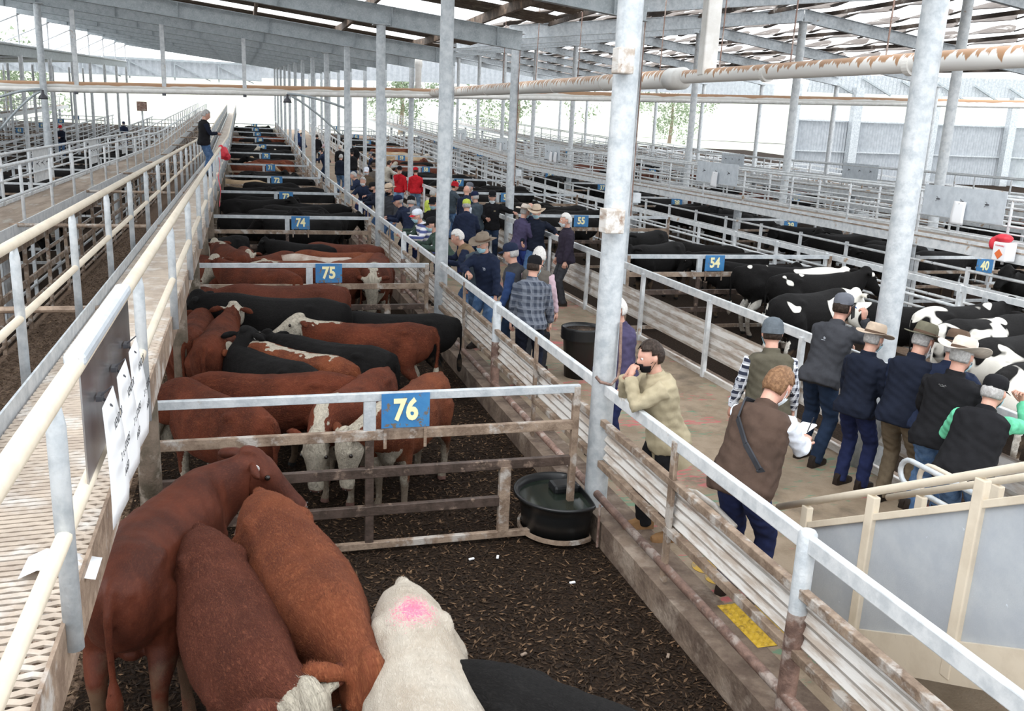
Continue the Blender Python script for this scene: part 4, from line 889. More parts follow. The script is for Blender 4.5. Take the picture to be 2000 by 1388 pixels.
K = dict(navy=cloth('navy_cloth', (.018, .026, .055)), darknavy=cloth('dark_navy_cloth', (.012, .016, .03)), black=cloth('black_cloth', (.012, .012, .014)), grey=cloth('charcoal_cloth', (.05, .052, .06)), slate=cloth('slate_cloth', (.06, .08, .10)),
 blue=cloth('blue_cloth', (.03, .06, .16)), denim=cloth('denim', (.06, .12, .24), (.11, .19, .33), 9), darkdenim=cloth('dark_denim', (.02, .035, .07)), lightdenim=cloth('light_denim', (.15, .26, .42), (.22, .34, .5), 9), navytr=cloth('navy_trouser_cloth', (.02, .028, .085)),
 brown=cloth('brown_waxed_cloth', (.085, .055, .042)), tan=cloth('tan_cotton', (.40, .345, .235), (.35, .30, .20), 6), olive=cloth('olive_cloth', (.10, .09, .065)), khaki=cloth('khaki_moleskin', (.16, .125, .085)), taupe=cloth('taupe_cloth', (.13, .115, .10)), tanvest=cloth('tan_vest_cloth', (.22, .15, .09)),
 white=cloth('white_cotton', (.72, .76, .84)), red=cloth('red_cloth', (.55, .02, .03)), yellow=cloth('hi_vis_yellow_cloth', (.62, .72, .12)), green=cloth('mint_green_cotton', (.14, .55, .33)), grgreen=cloth('dark_green_cloth', (.05, .08, .065)), purple=cloth('muted_purple_wool', (.07, .06, .12)), plum=cloth('dark_plum_cloth', (.035, .028, .045)), beige=cloth('light_beige_cloth', (.45, .42, .36)),
 pink=cloth('pale_pink_shirt', (.62, .46, .52)), greyl=cloth('light_grey_cloth', (.33, .33, .33)), overall=cloth('bright_blue_overall', (.03, .055, .22)), browncoat=cloth('brown_wool', (.10, .075, .05)),
 plaid=stripes('blue_grey_plaid', (.035, .045, .07), (.16, .18, .22), 11, 11, True), plaidbw=stripes('navy_white_check', (.02, .025, .05), (.75, .78, .85), 15, 15, True), stripe=stripes('white_blue_striped_knit', (.66, .66, .68), (.06, .08, .22), 0, 9),
 felt=cloth('tan_felt', (.55, .44, .34), bump=.1), feltw=cloth('cream_felt', (.72, .64, .56), bump=.1), feltg=cloth('olive_felt', (.15, .14, .10), bump=.1), feltb=cloth('brown_felt', (.13, .085, .06), bump=.1), feltt=cloth('taupe_felt', (.25, .20, .155), bump=.1), wool=cloth('grey_wool', (.12, .14, .16), bump=.6),
 hairb=cloth('brown_hair', (.16, .085, .045), (.27, .15, .08), 50, .9, .5), hairk=cloth('dark_hair', (.025, .017, .013), (.05, .035, .028), 50, .9, .5), hairg=cloth('grey_hair', (.36, .35, .34), (.5, .49, .48), 50, .9, .5), hairw=cloth('white_hair', (.74, .72, .69), (.6, .58, .55), 50, .9, .5),
 mask=cloth('blue_face_mask', (.42, .66, .76), bump=.1), maskk=cloth('black_face_mask', (.01, .01, .012), bump=.1), maskw=cloth('white_face_mask', (.74, .80, .84), bump=.1), leather=cloth('dark_leather', (.03, .022, .018), rough=.5), boot=cloth('tan_work_boot', (.30, .17, .08)), capnavy=cloth('cap_navy', (.015, .022, .06)), capblue=cloth('cap_blue', (.02, .12, .42)), capgrey=cloth('cap_grey', (.17, .18, .21)))
EYEW = mat('eye_white', (.8, .78, .75), .2)
def nrm(v): v = np.array(v, float); return v/np.linalg.norm(v)
def headpts(n=28, m=22, grow=1.0):
    """head surface as rings from chin to crown; x right, y forward, centre of the skull at 0"""
    secs = []
    for i in range(m):
        t = -PI/2+PI*(i+.35)/(m-.3); ct, st = math.cos(t), math.sin(t)
        a = np.arange(n)*2*PI/n; x = .077*ct*np.cos(a); y = .098*ct*np.sin(a); z = np.full(n, .122*st)
        lo = np.clip(-z/.122, 0, 1); fr = np.clip(y/.098, -1, 1)
        x *= 1-.30*lo**1.6; y = np.where(y > 0, y*(1-.05*lo)+.010*lo, y*(1-.45*lo**1.3))
        g = lambda X, Z, s, sz: np.exp(-((x-X)/s)**2-((z-Z)/sz)**2)*(y > .02)
        y = y+g(0, -.022, .014, .026)*.024+g(0, .028, .05, .012)*.005-(g(.033, .008, .018, .012)+g(-.033, .008, .018, .012))*.010+g(0, -.062, .026, .010)*.006+g(0, -.105, .03, .02)*.008-g(0, -.082, .03, .007)*.003
        secs.append(np.stack([x, y, z], 1)*grow)
    return secs
def frame(up, fwd):
    up = nrm(up); f = nrm(np.array(fwd)-up*np.dot(fwd, up)); r = np.cross(f, up); return np.stack([r, f, up])   # rows: x,y,z axes
def T(P, Fm, o): return np.asarray(P) @ Fm+np.array(o)
def avoid(x, y, gap=.36):
    for cx, cy in [(3.02, q) for q in YL]+[(6.3, q) for q in YR]+[(xx, yy) for xx in (-10, -13.6) for yy in YF]:
        dx, dy = x-cx, y-cy; d = math.hypot(dx, dy)
        if d < gap: x, y = x+(gap-d)*dx/(d+1e-6), y+(gap-d)*dy/(d+1e-6)
    return x, y
def ik(a, h, l1, l2, pole):
    a, h = np.array(a, float), np.array(h, float); d = h-a; L_ = np.linalg.norm(d); mx = (l1+l2)*.995
    if L_ > mx: h = a+d/L_*mx; d = h-a; L_ = mx
    u = d/L_; x = (l1*l1-l2*l2+L_*L_)/(2*L_); q = math.sqrt(max(l1*l1-x*x, 1e-6)); p = np.array(pole, float); p = p-u*np.dot(p, u)
    return a+u*x+nrm(p)*q, h
def hand(mb, w_, d, nml, side, curl=35, s=1.0):
    """palm, four unequal jointed fingers and a side thumb; d = along the hand, nml = palm side"""
    d = nrm(d); nml = nrm(np.array(nml)-d*np.dot(nml, d)); sd = np.cross(d, nml)*side   # towards the thumb
    P = lambda a, b_, c: np.array(w_)+(d*a+sd*b_+nml*c)*s
    secs = []
    for a, hw, ht in ((-.01, .024, .020), (.02, .033, .017), (.055, .041, .015), (.088, .042, .012)):
        secs.append([P(a, math.cos(t)*hw, math.sin(t)*ht) for t in np.arange(8)*PI/4])
    mb.ring(secs)
    for k, (off, L_) in enumerate(((.031, .072), (.010, .080), (-.011, .075), (-.031, .058))):
        p = np.array((.084, off, 0.)); ang = 0; pts = [P(*p)]; c = math.radians(curl*(1+.12*k))
        for seg in (.46, .31, .23):
            ang += c; p = p+np.array((math.cos(ang), 0, math.sin(ang)))*L_*seg; pts.append(P(*p))
        mb.path(pts, [.0095*s, .0092*s, .0085*s, .0062*s], 7)
    mb.path([P(.015, .024, .004), P(.045, .052, .012), P(.070, .064, .02), P(.092, .066, .03)], [.013*s, .0115*s, .0095*s, .007*s], 7)
TS = [(-.10, .155, .115, 0), (-.02, .168, .120, 0), (.10, .155, .115, .005), (.24, .155, .115, .01), (.38, .178, .122, .0), (.48, .185, .105, -.01), (.535, .125, .075, -.015), (.57, .062, .062, -.01), (.63, .058, .060, 0)]
def person(x, y, face, label, top=('navy', 'jacket'), legs='denim', hat=None, hair='hairg', mask='mask', lean=8, head=(0, 10), arms=((-.28, .12, .82), (.28, .12, .82)), h=1.0, lod='mid', shoes='leather', under=None, belly=0, extras=(), grp=None, z0=None, hide=(), feet=None, hips=None, poles=None, curl=(35, 35), glasses=False, foot_back=0, vest_hem=-.16):
    """face = heading in degrees clockwise from straight away; arms = wrist targets (left, right) in body axes; head = (yaw right, pitch down)"""
    vx = {'hi': .0095, 'mid': .0135, 'low': .022}[lod]
    if z0 is None: x, y = avoid(x, y)
    e = empty('person', (x, y, (LZ+zo(y)) if z0 is None else z0), label, 'person', grp, -math.radians(face)); e.scale = (h, h, h)
    R = math.radians; th = R(lean); hipc = np.array(hips if hips is not None else (0, -.04-.25*math.sin(th), .93-.05*math.sin(th)), float)
    up = np.array((0, math.sin(th), math.cos(th))); Tm = frame(up, (0, 1, 0)); tp = lambda v: T(v, Tm, hipc)
    def torso(mb, g, z_lo, z_hi, flare=0, gb=None):
        secs = []
        for t, hw, hd, oy in TS:
            if t < z_lo-.001 or t > z_hi+.001: continue
            a = np.arange(20)*2*PI/20; bl = belly*math.exp(-((t-.12)/.16)**2); gg = g+(flare if t < .05 else 0)
            cx, cy = np.cos(a), np.sin(a)
            px_ = np.sign(cx)*np.abs(cx)**.85*(hw+gg+bl*.5); py = np.sign(cy)*np.abs(cy)**.85*(hd+gg)+oy+np.where(cy > 0, bl*cy, bl*.2*cy)
            secs.append(tp(np.stack([px_, py, 0*a+t], 1)))
        mb.ring(secs)
    nb = tp((0, -.01, .575)); hy, hp = R(head[0]), R(head[1]); hup = np.array((0, math.sin(th*.45+hp*.5), math.cos(th*.45+hp*.5)))
    hfw = np.array((math.sin(hy)*math.cos(hp), math.cos(hy)*math.cos(hp), -math.sin(hp))); hu = nrm(np.array((math.sin(hy)*math.sin(hp), math.cos(hy)*math.sin(hp), math.cos(hp))))
    Hm = frame(hu, hfw); hc = nb+hup*.070+hu*.070+hfw*.026; H = lambda v: T(np.asarray(v, float)*1.09, Hm, hc)
    sh = [tp((s*.172, -.01, .475)) for s in (-1, 1)]; el = []; wr = []
    for i, s in enumerate((-1, 1)):
        pole = poles[i] if poles and poles[i] is not None else (s*.7, -.8, -.5)
        q, w_ = ik(sh[i], arms[i][:3], .285, .255, pole); el.append(q); wr.append(w_)
    ft = feet or ((-.11, .0+foot_back, 0), (.11, .06, 0)); kn = []; an = []
    for i, s in enumerate((-1, 1)):
        hj = hipc+np.array((s*.088, 0, -.02)); q, a_ = ik(hj, np.array(ft[i])+np.array((0, -.02, .09)), .44, .42, (s*.15, 1, 0)); kn.append((hj, q)); an.append(a_)
    # body
    b = MB(); torso(b, -.035, -.02, .50)
    b.path([tp((0, -.01, .52)), nb, H((0, -.015, -.06))], [.066, .060, .060], 12)
    b.ring([H(q) for q in headpts()])
    for s in (-1, 1): b.ball(H((s*.080, -.005, .0)), (.014, .02, .032))
    for i in (0, 1):
        b.path([sh[i]*.85+el[i]*.15, (sh[i]+el[i])/2, el[i], (el[i]*.6+wr[i]*.4), wr[i]], [.030, .042, .038, .037, .026], 10)
        b.path([kn[i][0]*.9+kn[i][1]*.1, kn[i][1], an[i]], [.058, .048, .036], 10)
    me = fuse(b, vx, 1, .4)
    # hands appended to the same skin
    hb = MB()
    for i, s in enumerate((-1, 1)):
        d = nrm(wr[i]-el[i]); n_ = arms[i][3] if len(arms[i]) > 3 else (-s*1., 0, -.1)
        if len(arms[i]) > 4: d = nrm(arms[i][4])
        hand(hb, wr[i], d, n_, -1 if s*1 > 0 else 1, curl[i])
    nv = len(me.vertices); import bmesh
    bm = bmesh.new(); bm.from_mesh(me); vs_ = [bm.verts.new(v) for v in np.concatenate(hb.v)]
    for f in hb.f:
        try: bm.faces.new([vs_[i] for i in f])
        except ValueError: pass
    bm.to_mesh(me); bm.free(); smooth_me(me); me.materials.append(SKIN)
    o = bpy.data.objects.new('body', me); C.objects.link(o); o.parent = e
    def part(name, mb, m, vox=None, sm=2, wr_=0, par=e):
        if vox:
            q = fuse(mb, vox, sm)
            if wr_: c = getco(q); nn = np.empty(len(q.vertices)*3, np.float32); q.vertices.foreach_get('normal', nn); setco(q, c+nn.reshape(-1, 3)*(noise3(c*np.array((1, 1, 1.6)), 26, x*3)*wr_)[:, None])
            smooth_me(q)
        else: q = mb.mesh(name); smooth_me(q, R(50))
        q.materials.append(K[m] if isinstance(m, str) else m); o = bpy.data.objects.new(name, q); C.objects.link(o); o.parent = par; return o
    # trousers and shoes
    b = MB(); torso(b, .012, -.1, .12)
    for i in (0, 1): b.path([kn[i][0]+np.array((0, 0, .05)), kn[i][0]*.5+kn[i][1]*.5, kn[i][1], kn[i][1]*.4+an[i]*.6, an[i]+np.array((0, .0, -.055))], [.108, .092, .078, .070, .066], 14)
    part('trousers', b, legs, vx*1.3, 3, .006)
    for i in (0, 1):
        a_ = np.array(ft[i], float); b = MB(); b.ring([T([(-w_, yy, zz0), (-w_*1.02, yy, zz0+.02), (-w_*.8, yy, zz1), (0, yy, zz1+.008), (w_*.8, yy, zz1), (w_*1.02, yy, zz0+.02), (w_, yy, zz0)], np.eye(3), a_) for yy, w_, zz0, zz1 in ((-.10, .028, .0, .07), (-.07, .040, 0, .12), (.0, .042, 0, .11), (.07, .045, 0, .075), (.13, .044, 0, .058), (.175, .028, 0, .04))])
        part('boot' if shoes == 'boot' else 'shoe', b, shoes)
    # upper garments
    def sleeves(mb, g, k=1.0, frac=1.0):
        for i in (0, 1):
            w_ = wr[i]; mb.path([sh[i]-np.array((0, 0, .0))+(tp((0, 0, 0))-hipc), (sh[i]+el[i])/2, el[i], el[i]*.5+w_*.5, el[i]*(1-.97*frac)+w_*.97*frac], [.072+g, .062+g, .053+g, .048+g, .040+g], 12)
    kind = top[1]
    def garment(name, m, g, lo, arms_, fl=.02):
        b = MB(); torso(b, g, lo, .54, fl)
        if lo < -.1:
            pass
        if arms_: sleeves(b, g*.35, frac=arms_)
        b.path([tp((0, -.015, .50)), tp((0, -.01, .585))], [.085, .068+g*.3], 14)
        return part(name, b, m, vx*1.25, 2, .007)
    if kind == 'vest':
        garment('shirt', under or 'white', .012, -.02, 1.0, 0); garment('vest', top[0], .034, -.1, 0, .015)
    else:
        garment(kind, top[0], .030 if kind != 'coat' else .036, -.1, top[2] if len(top) > 2 else 1.0, .03)
    if kind == 'coat':
        b = MB(); a = np.arange(20)*2*PI/20
        b.ring([tp(np.stack([np.cos(a)*(.20+fl_), np.sin(a)*(.15+fl_), 0*a+t], 1)) for t, fl_ in ((-.24, .03), (-.16, .02), (-.05, .01), (.05, -.005))]); part('coat_skirt', b, top[0])
    # hair, hat, mask, eyes
    def cut(mb, grow, keep, name, m, off=(0, 0, 0), n_=.0, vox=None):
        secs = headpts(28, 22, grow); V = np.concatenate(secs); n = 28; F = []
        Nn = noise3(V, 90, 3)*n_ if n_ else 0*V[:, 0]
        V2 = V*(1+Nn[:, None])+np.array(off)
        ok = keep(V)
        for i in range(21):
            for j in range(n):
                q = (i*n+j, i*n+(j+1) % n, (i+1)*n+(j+1) % n, (i+1)*n+j)
                if all(ok[t] for t in q): F.append(q)
        t = 21*n; F.append(tuple(range(t, t+n)))
        mb.add(H(V2), F if ok[t] else F[:-1]); o = part(name, mb, m); s_ = o.modifiers.new('t', 'SOLIDIFY'); s_.thickness = .004; s_.offset = 1; return o
    if hair:
        low = -.055 if hair in ('hairb',) else -.035
        cut(MB(), 1.10 if not hat else 1.05, lambda v: ((v[:, 2] > .062) & (v[:, 1] < .085)) | ((v[:, 2] > .02) & (v[:, 1] < .03)) | ((v[:, 2] > low-.02) & (v[:, 1] < -.012)), 'hair', hair, (0, -.004, .002), .03 if hair != 'hairb' else .05)
    if mask:
        yk = .0 if not isinstance(mask, tuple) else 0; mm = mask if isinstance(mask, str) else mask[0]; dz = 0 if isinstance(mask, str) else -.045
        o = cut(MB(), 1.07, lambda v: (v[:, 1] > .015) & (v[:, 2] > -.108) & (v[:, 2] < -.012-.3*np.abs(v[:, 0])), 'face_mask', mm, (0, .004, dz))
        b = MB()
        for s in (-1, 1):
            b.path([H((s*.070, .03, -.03+dz)), H((s*.084, -.0, -.005)), H((s*.084, -.018, -.0))], .0022, 6); b.path([H((s*.060, .03, -.085+dz)), H((s*.084, -.0, -.03)), H((s*.084, -.018, -.0))], .0022, 6)
        part('ear_loop', b, mm, par=o)
    if lod != 'low':
        for s in (-1, 1):
            q = MB().ball(H((s*.031, .079, .008)), .0125, 10, 8); o = part('eye', q, EYEW); w2 = MB().ball(H((s*.031, .0895, .008)), .006, 8, 6); part('iris', w2, EYE, par=o)
    if glasses:
        b = MB()
        for s in (-1, 1):
            b.path([H((s*.033+.022*math.cos(a), .104, .008+.016*math.sin(a))) for a in np.linspace(0, 2*PI, 13)], .0025, 6); b.path([H((s*.055, .102, .012)), H((s*.080, .0, .012))], .002, 6)
        b.tube(H((-.012, .107, .01)), H((.012, .107, .01)), .002); part('glasses', b, 'black')
    if hat:
        ht, hm = hat[0], hat[1]; b = MB(); a = np.arange(32)*2*PI/32
        if ht == 'brim':
            R_ = hat[2] if len(hat) > 2 else .185; cz = hat[3] if len(hat) > 3 else .022
            tilt = -.05
            def rg(r, z, k=0, ys=1.18): return H(np.stack([r*np.cos(a)*(1-.04*k), r*ys*np.sin(a)-.005, z+k*np.cos(a)**2*cz*2-k*np.sin(a)**2*.012+tilt*r*np.sin(a)*ys], 1))
            b.ring([rg(.084, .045), rg(.10, .046), rg((R_+.09)/2, .044, .35, 1.14), rg(R_, .046, 1, 1.12), rg(R_, .050, 1, 1.12), rg((R_+.09)/2, .050, .35, 1.14), rg(.092, .054), rg(.090, .09), rg(.084, .135), rg(.068, .158), rg(.035, .150), rg(.008, .143)], True)
            o = part('hat', b, hm); 
            b2 = MB(); b2.ring([rg(.0925, .056), rg(.0945, .056), rg(.0935, .078), rg(.0905, .078)], False); part('hat_band', b2, 'feltb' if hm != 'feltb' else 'black', par=o)
        elif ht == 'cap':
            rg = lambda r, z: H(np.stack([r*np.cos(a), r*1.2*np.sin(a)-.004, 0*a+z], 1))
            b.ring([rg(.080, .034), rg(.085, .038), rg(.086, .07), rg(.080, .105), rg(.060, .130), rg(.03, .141), rg(.006, .144)]); o = part('cap', b, hm)
            b2 = MB(); t = np.linspace(-1, 1, 11); V = []
            for f, dz in ((.070, 0), (.165, -.012)):
                for q in t: V.append((.078*q*(1.0 if f < .1 else .92), f*(1-.22*q*q)+(.02 if f < .1 else 0)*(1-q*q), .040+dz-.018*q*q))
            V = np.array(V); V = np.concatenate([V, V+np.array((0, 0, .005))]); n = 11
            F = [(i, i+1, n+i+1, n+i) for i in range(n-1)]+[(2*n+i, 3*n+i, 3*n+i+1, 2*n+i+1) for i in range(n-1)]+[(n+i, n+i+1, 3*n+i+1, 3*n+i) for i in range(n-1)]
            b2.add(H(V), F); part('cap_visor', b2, hat[2] if len(hat) > 2 else hm, par=o)
            b3 = MB(); b3.ball(H((0, 0, .145)), .008); part('cap_button', b3, hm, par=o)
        elif ht == 'beanie':
            rg = lambda r, z: H(np.stack([r*np.cos(a), r*1.17*np.sin(a)-.012, 0*a+z], 1))
            b.ring([rg(.086, .005), rg(.093, .008), rg(.094, .05), rg(.089, .055), rg(.088, .085), rg(.075, .12), rg(.045, .143), rg(.01, .15)]); o = part('beanie', b, hm)
            if len(hat) > 2: b2 = MB(); b2.ball(H((0, -.01, .165)), .03); part('pompom', b2, hat[2], par=o)
    return dict(e=e, H=H, tp=tp, wr=wr, el=el, part=part, sh=sh)
def emblem(P, pos, kind, m, name='logo', back=True):
    b = MB(); sg = -1 if back else 1; q = lambda dx, dz, dy=0: P['tp']((pos[0]+dx, pos[1]+sg*dy, pos[2]+dz))
    if kind == 'dome':
        for r in (.006, .013, .020): b.path([q(-.012+r*math.cos(a), -.01+r*math.sin(a)) for a in np.linspace(0, PI/2, 6)], .0022, 5)
        b.path([q(-.03, -.022), q(.012, -.022)], .0022, 5)
    elif kind == 'script': b.path([q(-.035+.008*i, .006*math.sin(i*2.1)) for i in range(9)], .0016, 5); b.path([q(-.02, -.012), q(.02, -.009)], .0012, 5)
    elif kind == 'patch': b.ring([[q(-.022, -.012, d), q(.022, -.012, d), q(.022, .012, d), q(-.022, .012, d)] for d in (-.012, .003)])
    else:
        b.path([q(.022*math.cos(a), .010*math.sin(a)) for a in np.linspace(0, 2*PI, 13)], .0018, 5); b.path([q(-.02, .012), q(-.005, .022), q(.012, .016), (q(.024, .022))], .0028, 5); b.path([q(-.022, -.018), q(.022, -.018)], .0016, 5)
    return P['part'](name, b, m)
def at_head(px, top):                         # ground position of someone whose crown is at that pixel
    p = onz(px, LZ+top)
    for _ in range(12):
        q = onz(px, LZ+top+zo(min(p[1], 85))); p = (p+q)/2 if 0 < q[1] < 85 else onz(px, LZ+top)*.0+ray(px)*(80/ray(px)[1])
    k = 3.46/p[0] if 1.5 < p[0] < 3.46 else 5.86/p[0] if 5.86 < p[0] < 7 else 1
    return p[0]*k, p[1]*k
RAIL = ((-.22, .42, 1.15, (0, 0, -1), (.75, .6, -.15)), (.22, .42, 1.15, (0, 0, -1), (-.75, .6, -.15)))
DOWN = ((-.27, .10, .80), (.27, .10, .80))
POCK = ((-.24, .10, .92, (1, 0, 0), (.2, .3, -.9)), (.24, .10, .92, (-1, 0, 0), (-.2, .3, -.9)))

# --- near people
P = person(*at_head((1490, 757), 1.64), 62, 'man with brown hair and brown vest over white sleeves writing on a pad', ('brown', 'vest'), 'navytr', None, 'hairb', 'maskw', 25, (8, 38), ((-.06, .40, 1.16, (.5, -.4, -.6), (.75, .5, .1)), (.12, .46, 1.10, (-.4, .2, -.8), (-.35, .9, .3))), 1.05, 'hi', under='white', belly=.07, glasses=True, curl=(28, 48))
b = MB(); a_, c_ = P['tp']((-.20, -.08, .16)), P['tp']((.11, -.06, .56)); b.path([P['tp'](q) for q in ((.19, .05, .02), (.05, -.165, .05), (-.17, -.12, .22), (-.16, -.12, .42), (-.08, -.04, .575), (0, .11, .50), (.1, .15, .3))], .004, 6)
pts = [P['tp'](q) for q in ((.20, .02, .06), (.16, -.13, .12), (.03, -.172, .25), (-.09, -.163, .40), (-.12, -.10, .545), (-.09, .05, .55), (.02, .155, .42), (.16, .12, .22))]
b = MB()
for p0, p1 in zip(pts, pts[1:]): b.bar(p0, p1, .012, .045, tuple(np.array((.3, -.2, 1))))
P['part']('sling_strap', b, 'grey')
for i, (nm, cat, lb, mt) in enumerate((('notebook', 'notebook', 'white pad held open by the man writing in the brown vest', 'white'),)):
    Fm = Matrix.Rotation(-math.radians(62), 4, 'Z'); q = Matrix.Translation(P['e'].location) @ Fm @ Matrix.Scale(1.03, 4)
    ctr = q @ Vector((.02, .58, 1.16)); nb_ = MB(); nb_.box((0, 0, 0), (.15, .21, .012)); nb_.box((.004, 0, .008), (.145, .205, .003)); o = nb_.build(nm, M['white'])
    o.location = ctr; o.rotation_euler = (math.radians(24), math.radians(-10), -math.radians(62+20)); tag(o, lb, cat)
    pn = MB().tube((0, 0, 0), (.02, -.03, .13), .004).build('pen', M['ink']); pn.location = q @ Vector((.085, .56, 1.165)); tag(pn, 'dark pen in the hand of the man writing on the pad', 'pen')
person(3.27, 6.42, -84, 'man in a tan coat with a black mask leaning his elbows on the pen rail', ('tan', 'coat'), 'black', None, 'hairk', 'maskk', 17, (-5, 10), ((-.06, .33, 1.46, (.3, -.8, 0), (.2, -.3, .85)), (.08, .33, 1.41, (-.3, -.8, 0), (-.3, -.3, .85))), .98, 'hi', 'boot', hips=(0, -.06, .92), poles=((-.5, .1, -1), (.5, .2, -1)), feet=((-.14, -.12, 0), (.13, .05, 0)), curl=(55, 60))
P = person(*at_head((1640, 552), 1.70), 66, 'man in a charcoal jacket and blue-grey cap holding a phone to his ear', ('grey', 'jacket'), 'darkdenim', ('cap', 'capgrey', 'capblue'), 'hairk', None, 22, (0, 8), ((-.1, .42, 1.16, (0, 0, -1), (.7, .7, -.1)), (.20, .20, 1.50, (-.9, .2, 0), (-.15, .1, .95))), 1.04, 'hi', poles=((-.6, -.5, -.5), (.7, .6, -1)), feet=((-.12, -.1, 0), (.12, -.22, 0)), curl=(30, 50))
emblem(P, (.0, -.157, .36), 'dome', 'white')
Mx = Matrix.Translation(P['e'].location) @ Matrix.Rotation(-math.radians(62), 4, 'Z') @ Matrix.Scale(1.04, 4)
ph = MB().box((0, 0, 0), (.010, .072, .145)).build('mobile_phone', M['black'], bevel=.004); ph.location = Mx @ Vector(P['H']((.105, .015, -.02))); ph.rotation_euler = (.2, 0, -math.radians(62)); tag(ph, 'black mobile phone held to the ear of the man in the charcoal jacket', 'phone')
person(*at_head((1513, 634), 1.69), 20, 'man in a grey beanie and olive vest over checked sleeves, back to the camera', ('olive', 'vest'), 'grey', ('beanie', 'wool'), 'hairk', 'mask', 10, (0, 10), ((-.30, .10, .86), (.30, .12, .86)), .98, 'hi', under='plaidbw', belly=.03)
person(*at_head((1705, 627), 1.69), 72, 'man in a tan wide hat and padded navy jacket with navy trousers', ('darknavy', 'jacket'), 'navytr', ('brim', 'felt', .175, .012), 'hairg', 'mask', 10, (5, 12), ((-.27, .12, .82), (.27, .14, .80)), .93, 'hi')
person(*at_head((1800, 618), 1.80), 68, 'man in a tall olive hat and navy vest with khaki trousers, mask under his chin', ('darknavy', 'vest'), 'khaki', ('brim', 'feltg', .17, .006), 'hairg', ('maskw',), 14, (12, 16), ((-.27, .12, .84), (.28, .12, .80)), .99, 'hi', under='navy', belly=.05)
P = person(*at_head((1876, 655), 1.80), 62, 'grey-haired man in a cream cattleman hat and black jacket with jeans', ('black', 'jacket'), 'denim', ('brim', 'feltw', .20, .030), 'hairg', 'mask', 16, (12, 14), ((-.25, .30, .95), (.25, .30, .95)), 1.0, 'hi', belly=.06)
emblem(P, (-.03, -.150, .44), 'script', 'greyl', 'embroidery')
person(6.0, 6.35, 66, 'man in a dark brown hat and navy shirt mostly hidden by the cream hat', ('navy', 'jacket'), 'denim', ('brim', 'feltb', .17, .012), 'hairg', 'mask', 20, (0, 14), RAIL, .99, 'mid')
P = person(*at_head((1925, 760), 1.52), 64, 'man in a black cap and black vest with mint green sleeves, hand at his brow', ('black', 'vest'), 'denim', ('cap', 'black'), 'hairg', 'mask', 34, (4, 16), ((-.25, .42, 1.08, (0, 0, -1), (.6, .8, 0)), (.13, .50, 1.40, (-.4, -.7, 0), (-.2, -.1, .95))), .97, 'hi', under='green', belly=.06, hips=(0, -.2, .9), poles=((-.5, -.3, -.6), (.8, .3, -.9)), curl=(30, 50))
emblem(P, (-.03, -.140, .46), 'patch', 'yellow', 'neck_tag')
# behind the near left column
person(3.62, 8.25, -100, 'man in a muted purple jumper behind the near left column', ('purple', 'jumper'), 'navytr', None, 'hairw', 'maskw', 8, (10, 10), DOWN, .97, 'mid')
# --- the group at the rail in the middle
def pp(px, top, face, label, *a, dx=0, dy=0, **k):
    x, y = at_head(px, top); return person(x+dx, y+dy, face, label, *a, **k)
P = person(*at_head((950, 474), 1.74), 232, 'young man in a taupe wide hat and navy jacket, forearm on the rail', ('navy', 'jacket'), 'denim', ('brim', 'feltt', .19, .016), 'hairk', 'mask', 14, (6, 10), ((-.28, .10, .86), (.02, .40, 1.22, (0, 0, -1), (-.8, .4, -.4))), 1.0, 'hi', poles=(None, (.9, .1, -.2)))
emblem(P, (-.08, .150, .38), 'horse', 'white', 'embroidery', False)
person(*at_head((1042, 503), 1.72), 20, 'man in a black cap and grey plaid shirt, back to the camera', ('plaid', 'shirt'), 'darknavy', ('cap', 'black'), 'hairk', 'mask', 6, (25, 8), ((-.27, .06, .82), (.28, .12, .80)), .98, 'hi')
person(*at_head((1052, 488), 1.72), 40, 'bald man in a taupe vest over a pale pink shirt beside the plaid shirt', ('taupe', 'vest'), 'grey', None, 'hairw', 'mask', 12, (-20, 14), ((-.27, .1, .86), (.28, .1, .82)), 1.0, 'mid', under='pink')
person(*at_head((1004, 477), 1.76), -60, 'man in a navy cap and charcoal vest with blue sleeves next to the wide hat', ('grey', 'vest'), 'darkdenim', ('cap', 'navy'), 'hairg', None, 8, (10, 10), ((-.27, .1, .86), (.28, .1, .82)), 1.0, 'mid', under='blue')
person(*at_head((914, 452), 1.60), -84, 'white-haired man in a tan vest over navy sleeves leaning on the rail', ('tanvest', 'vest'), 'denim', None, 'hairw', None, 30, (10, 20), RAIL, .98, 'mid', under='navy', hips=(0, -.18, .9))
person(*at_head((942, 461), 1.66), 20, 'curly grey-haired person in a slate fleece, back to the camera', ('slate', 'fleece'), 'denim', None, 'hairw', None, 8, (0, 5), DOWN, .97, 'mid')
# facing pair by the far rail
person(*at_head((1106, 408), 1.72), -82, 'white-haired man in a dark plum jacket and charcoal trousers against the far rail', ('plum', 'jacket'), 'grey', None, 'hairw', 'maskw', 2, (0, 6), ((-.26, .02, .86), (.24, .10, .84)), 1.0, 'mid')
person(*at_head((1048, 403), 1.68), 215, 'man in a pale wide hat and padded navy vest, arm stretched along the far rail', ('darknavy', 'jacket'), 'denim', ('brim', 'felt', .19, .02), 'hairk', 'mask', 4, (-10, 6), ((-.48, .0, 1.2, (0, 0, -1)), (.22, .2, 1.0)), .98, 'mid', feet=((-.12, .15, 0), (.12, .3, 0)))
person(*at_head((1022, 404), 1.70), 70, 'man in a white hat and blue bib overalls, back half turned', ('purple', 'jumper'), 'overall', ('brim', 'feltw', .19, .02), 'hairg', 'mask', 10, (0, 12), ((-.24, .2, .9), (.24, .25, .95)), .98, 'mid')
person(*at_head((1036, 398), 1.74), 190, 'bald man just behind the two pale hats', ('navy', 'jacket'), 'denim', None, None, 'mask', 6, (0, 6), DOWN, 1.0, 'mid')
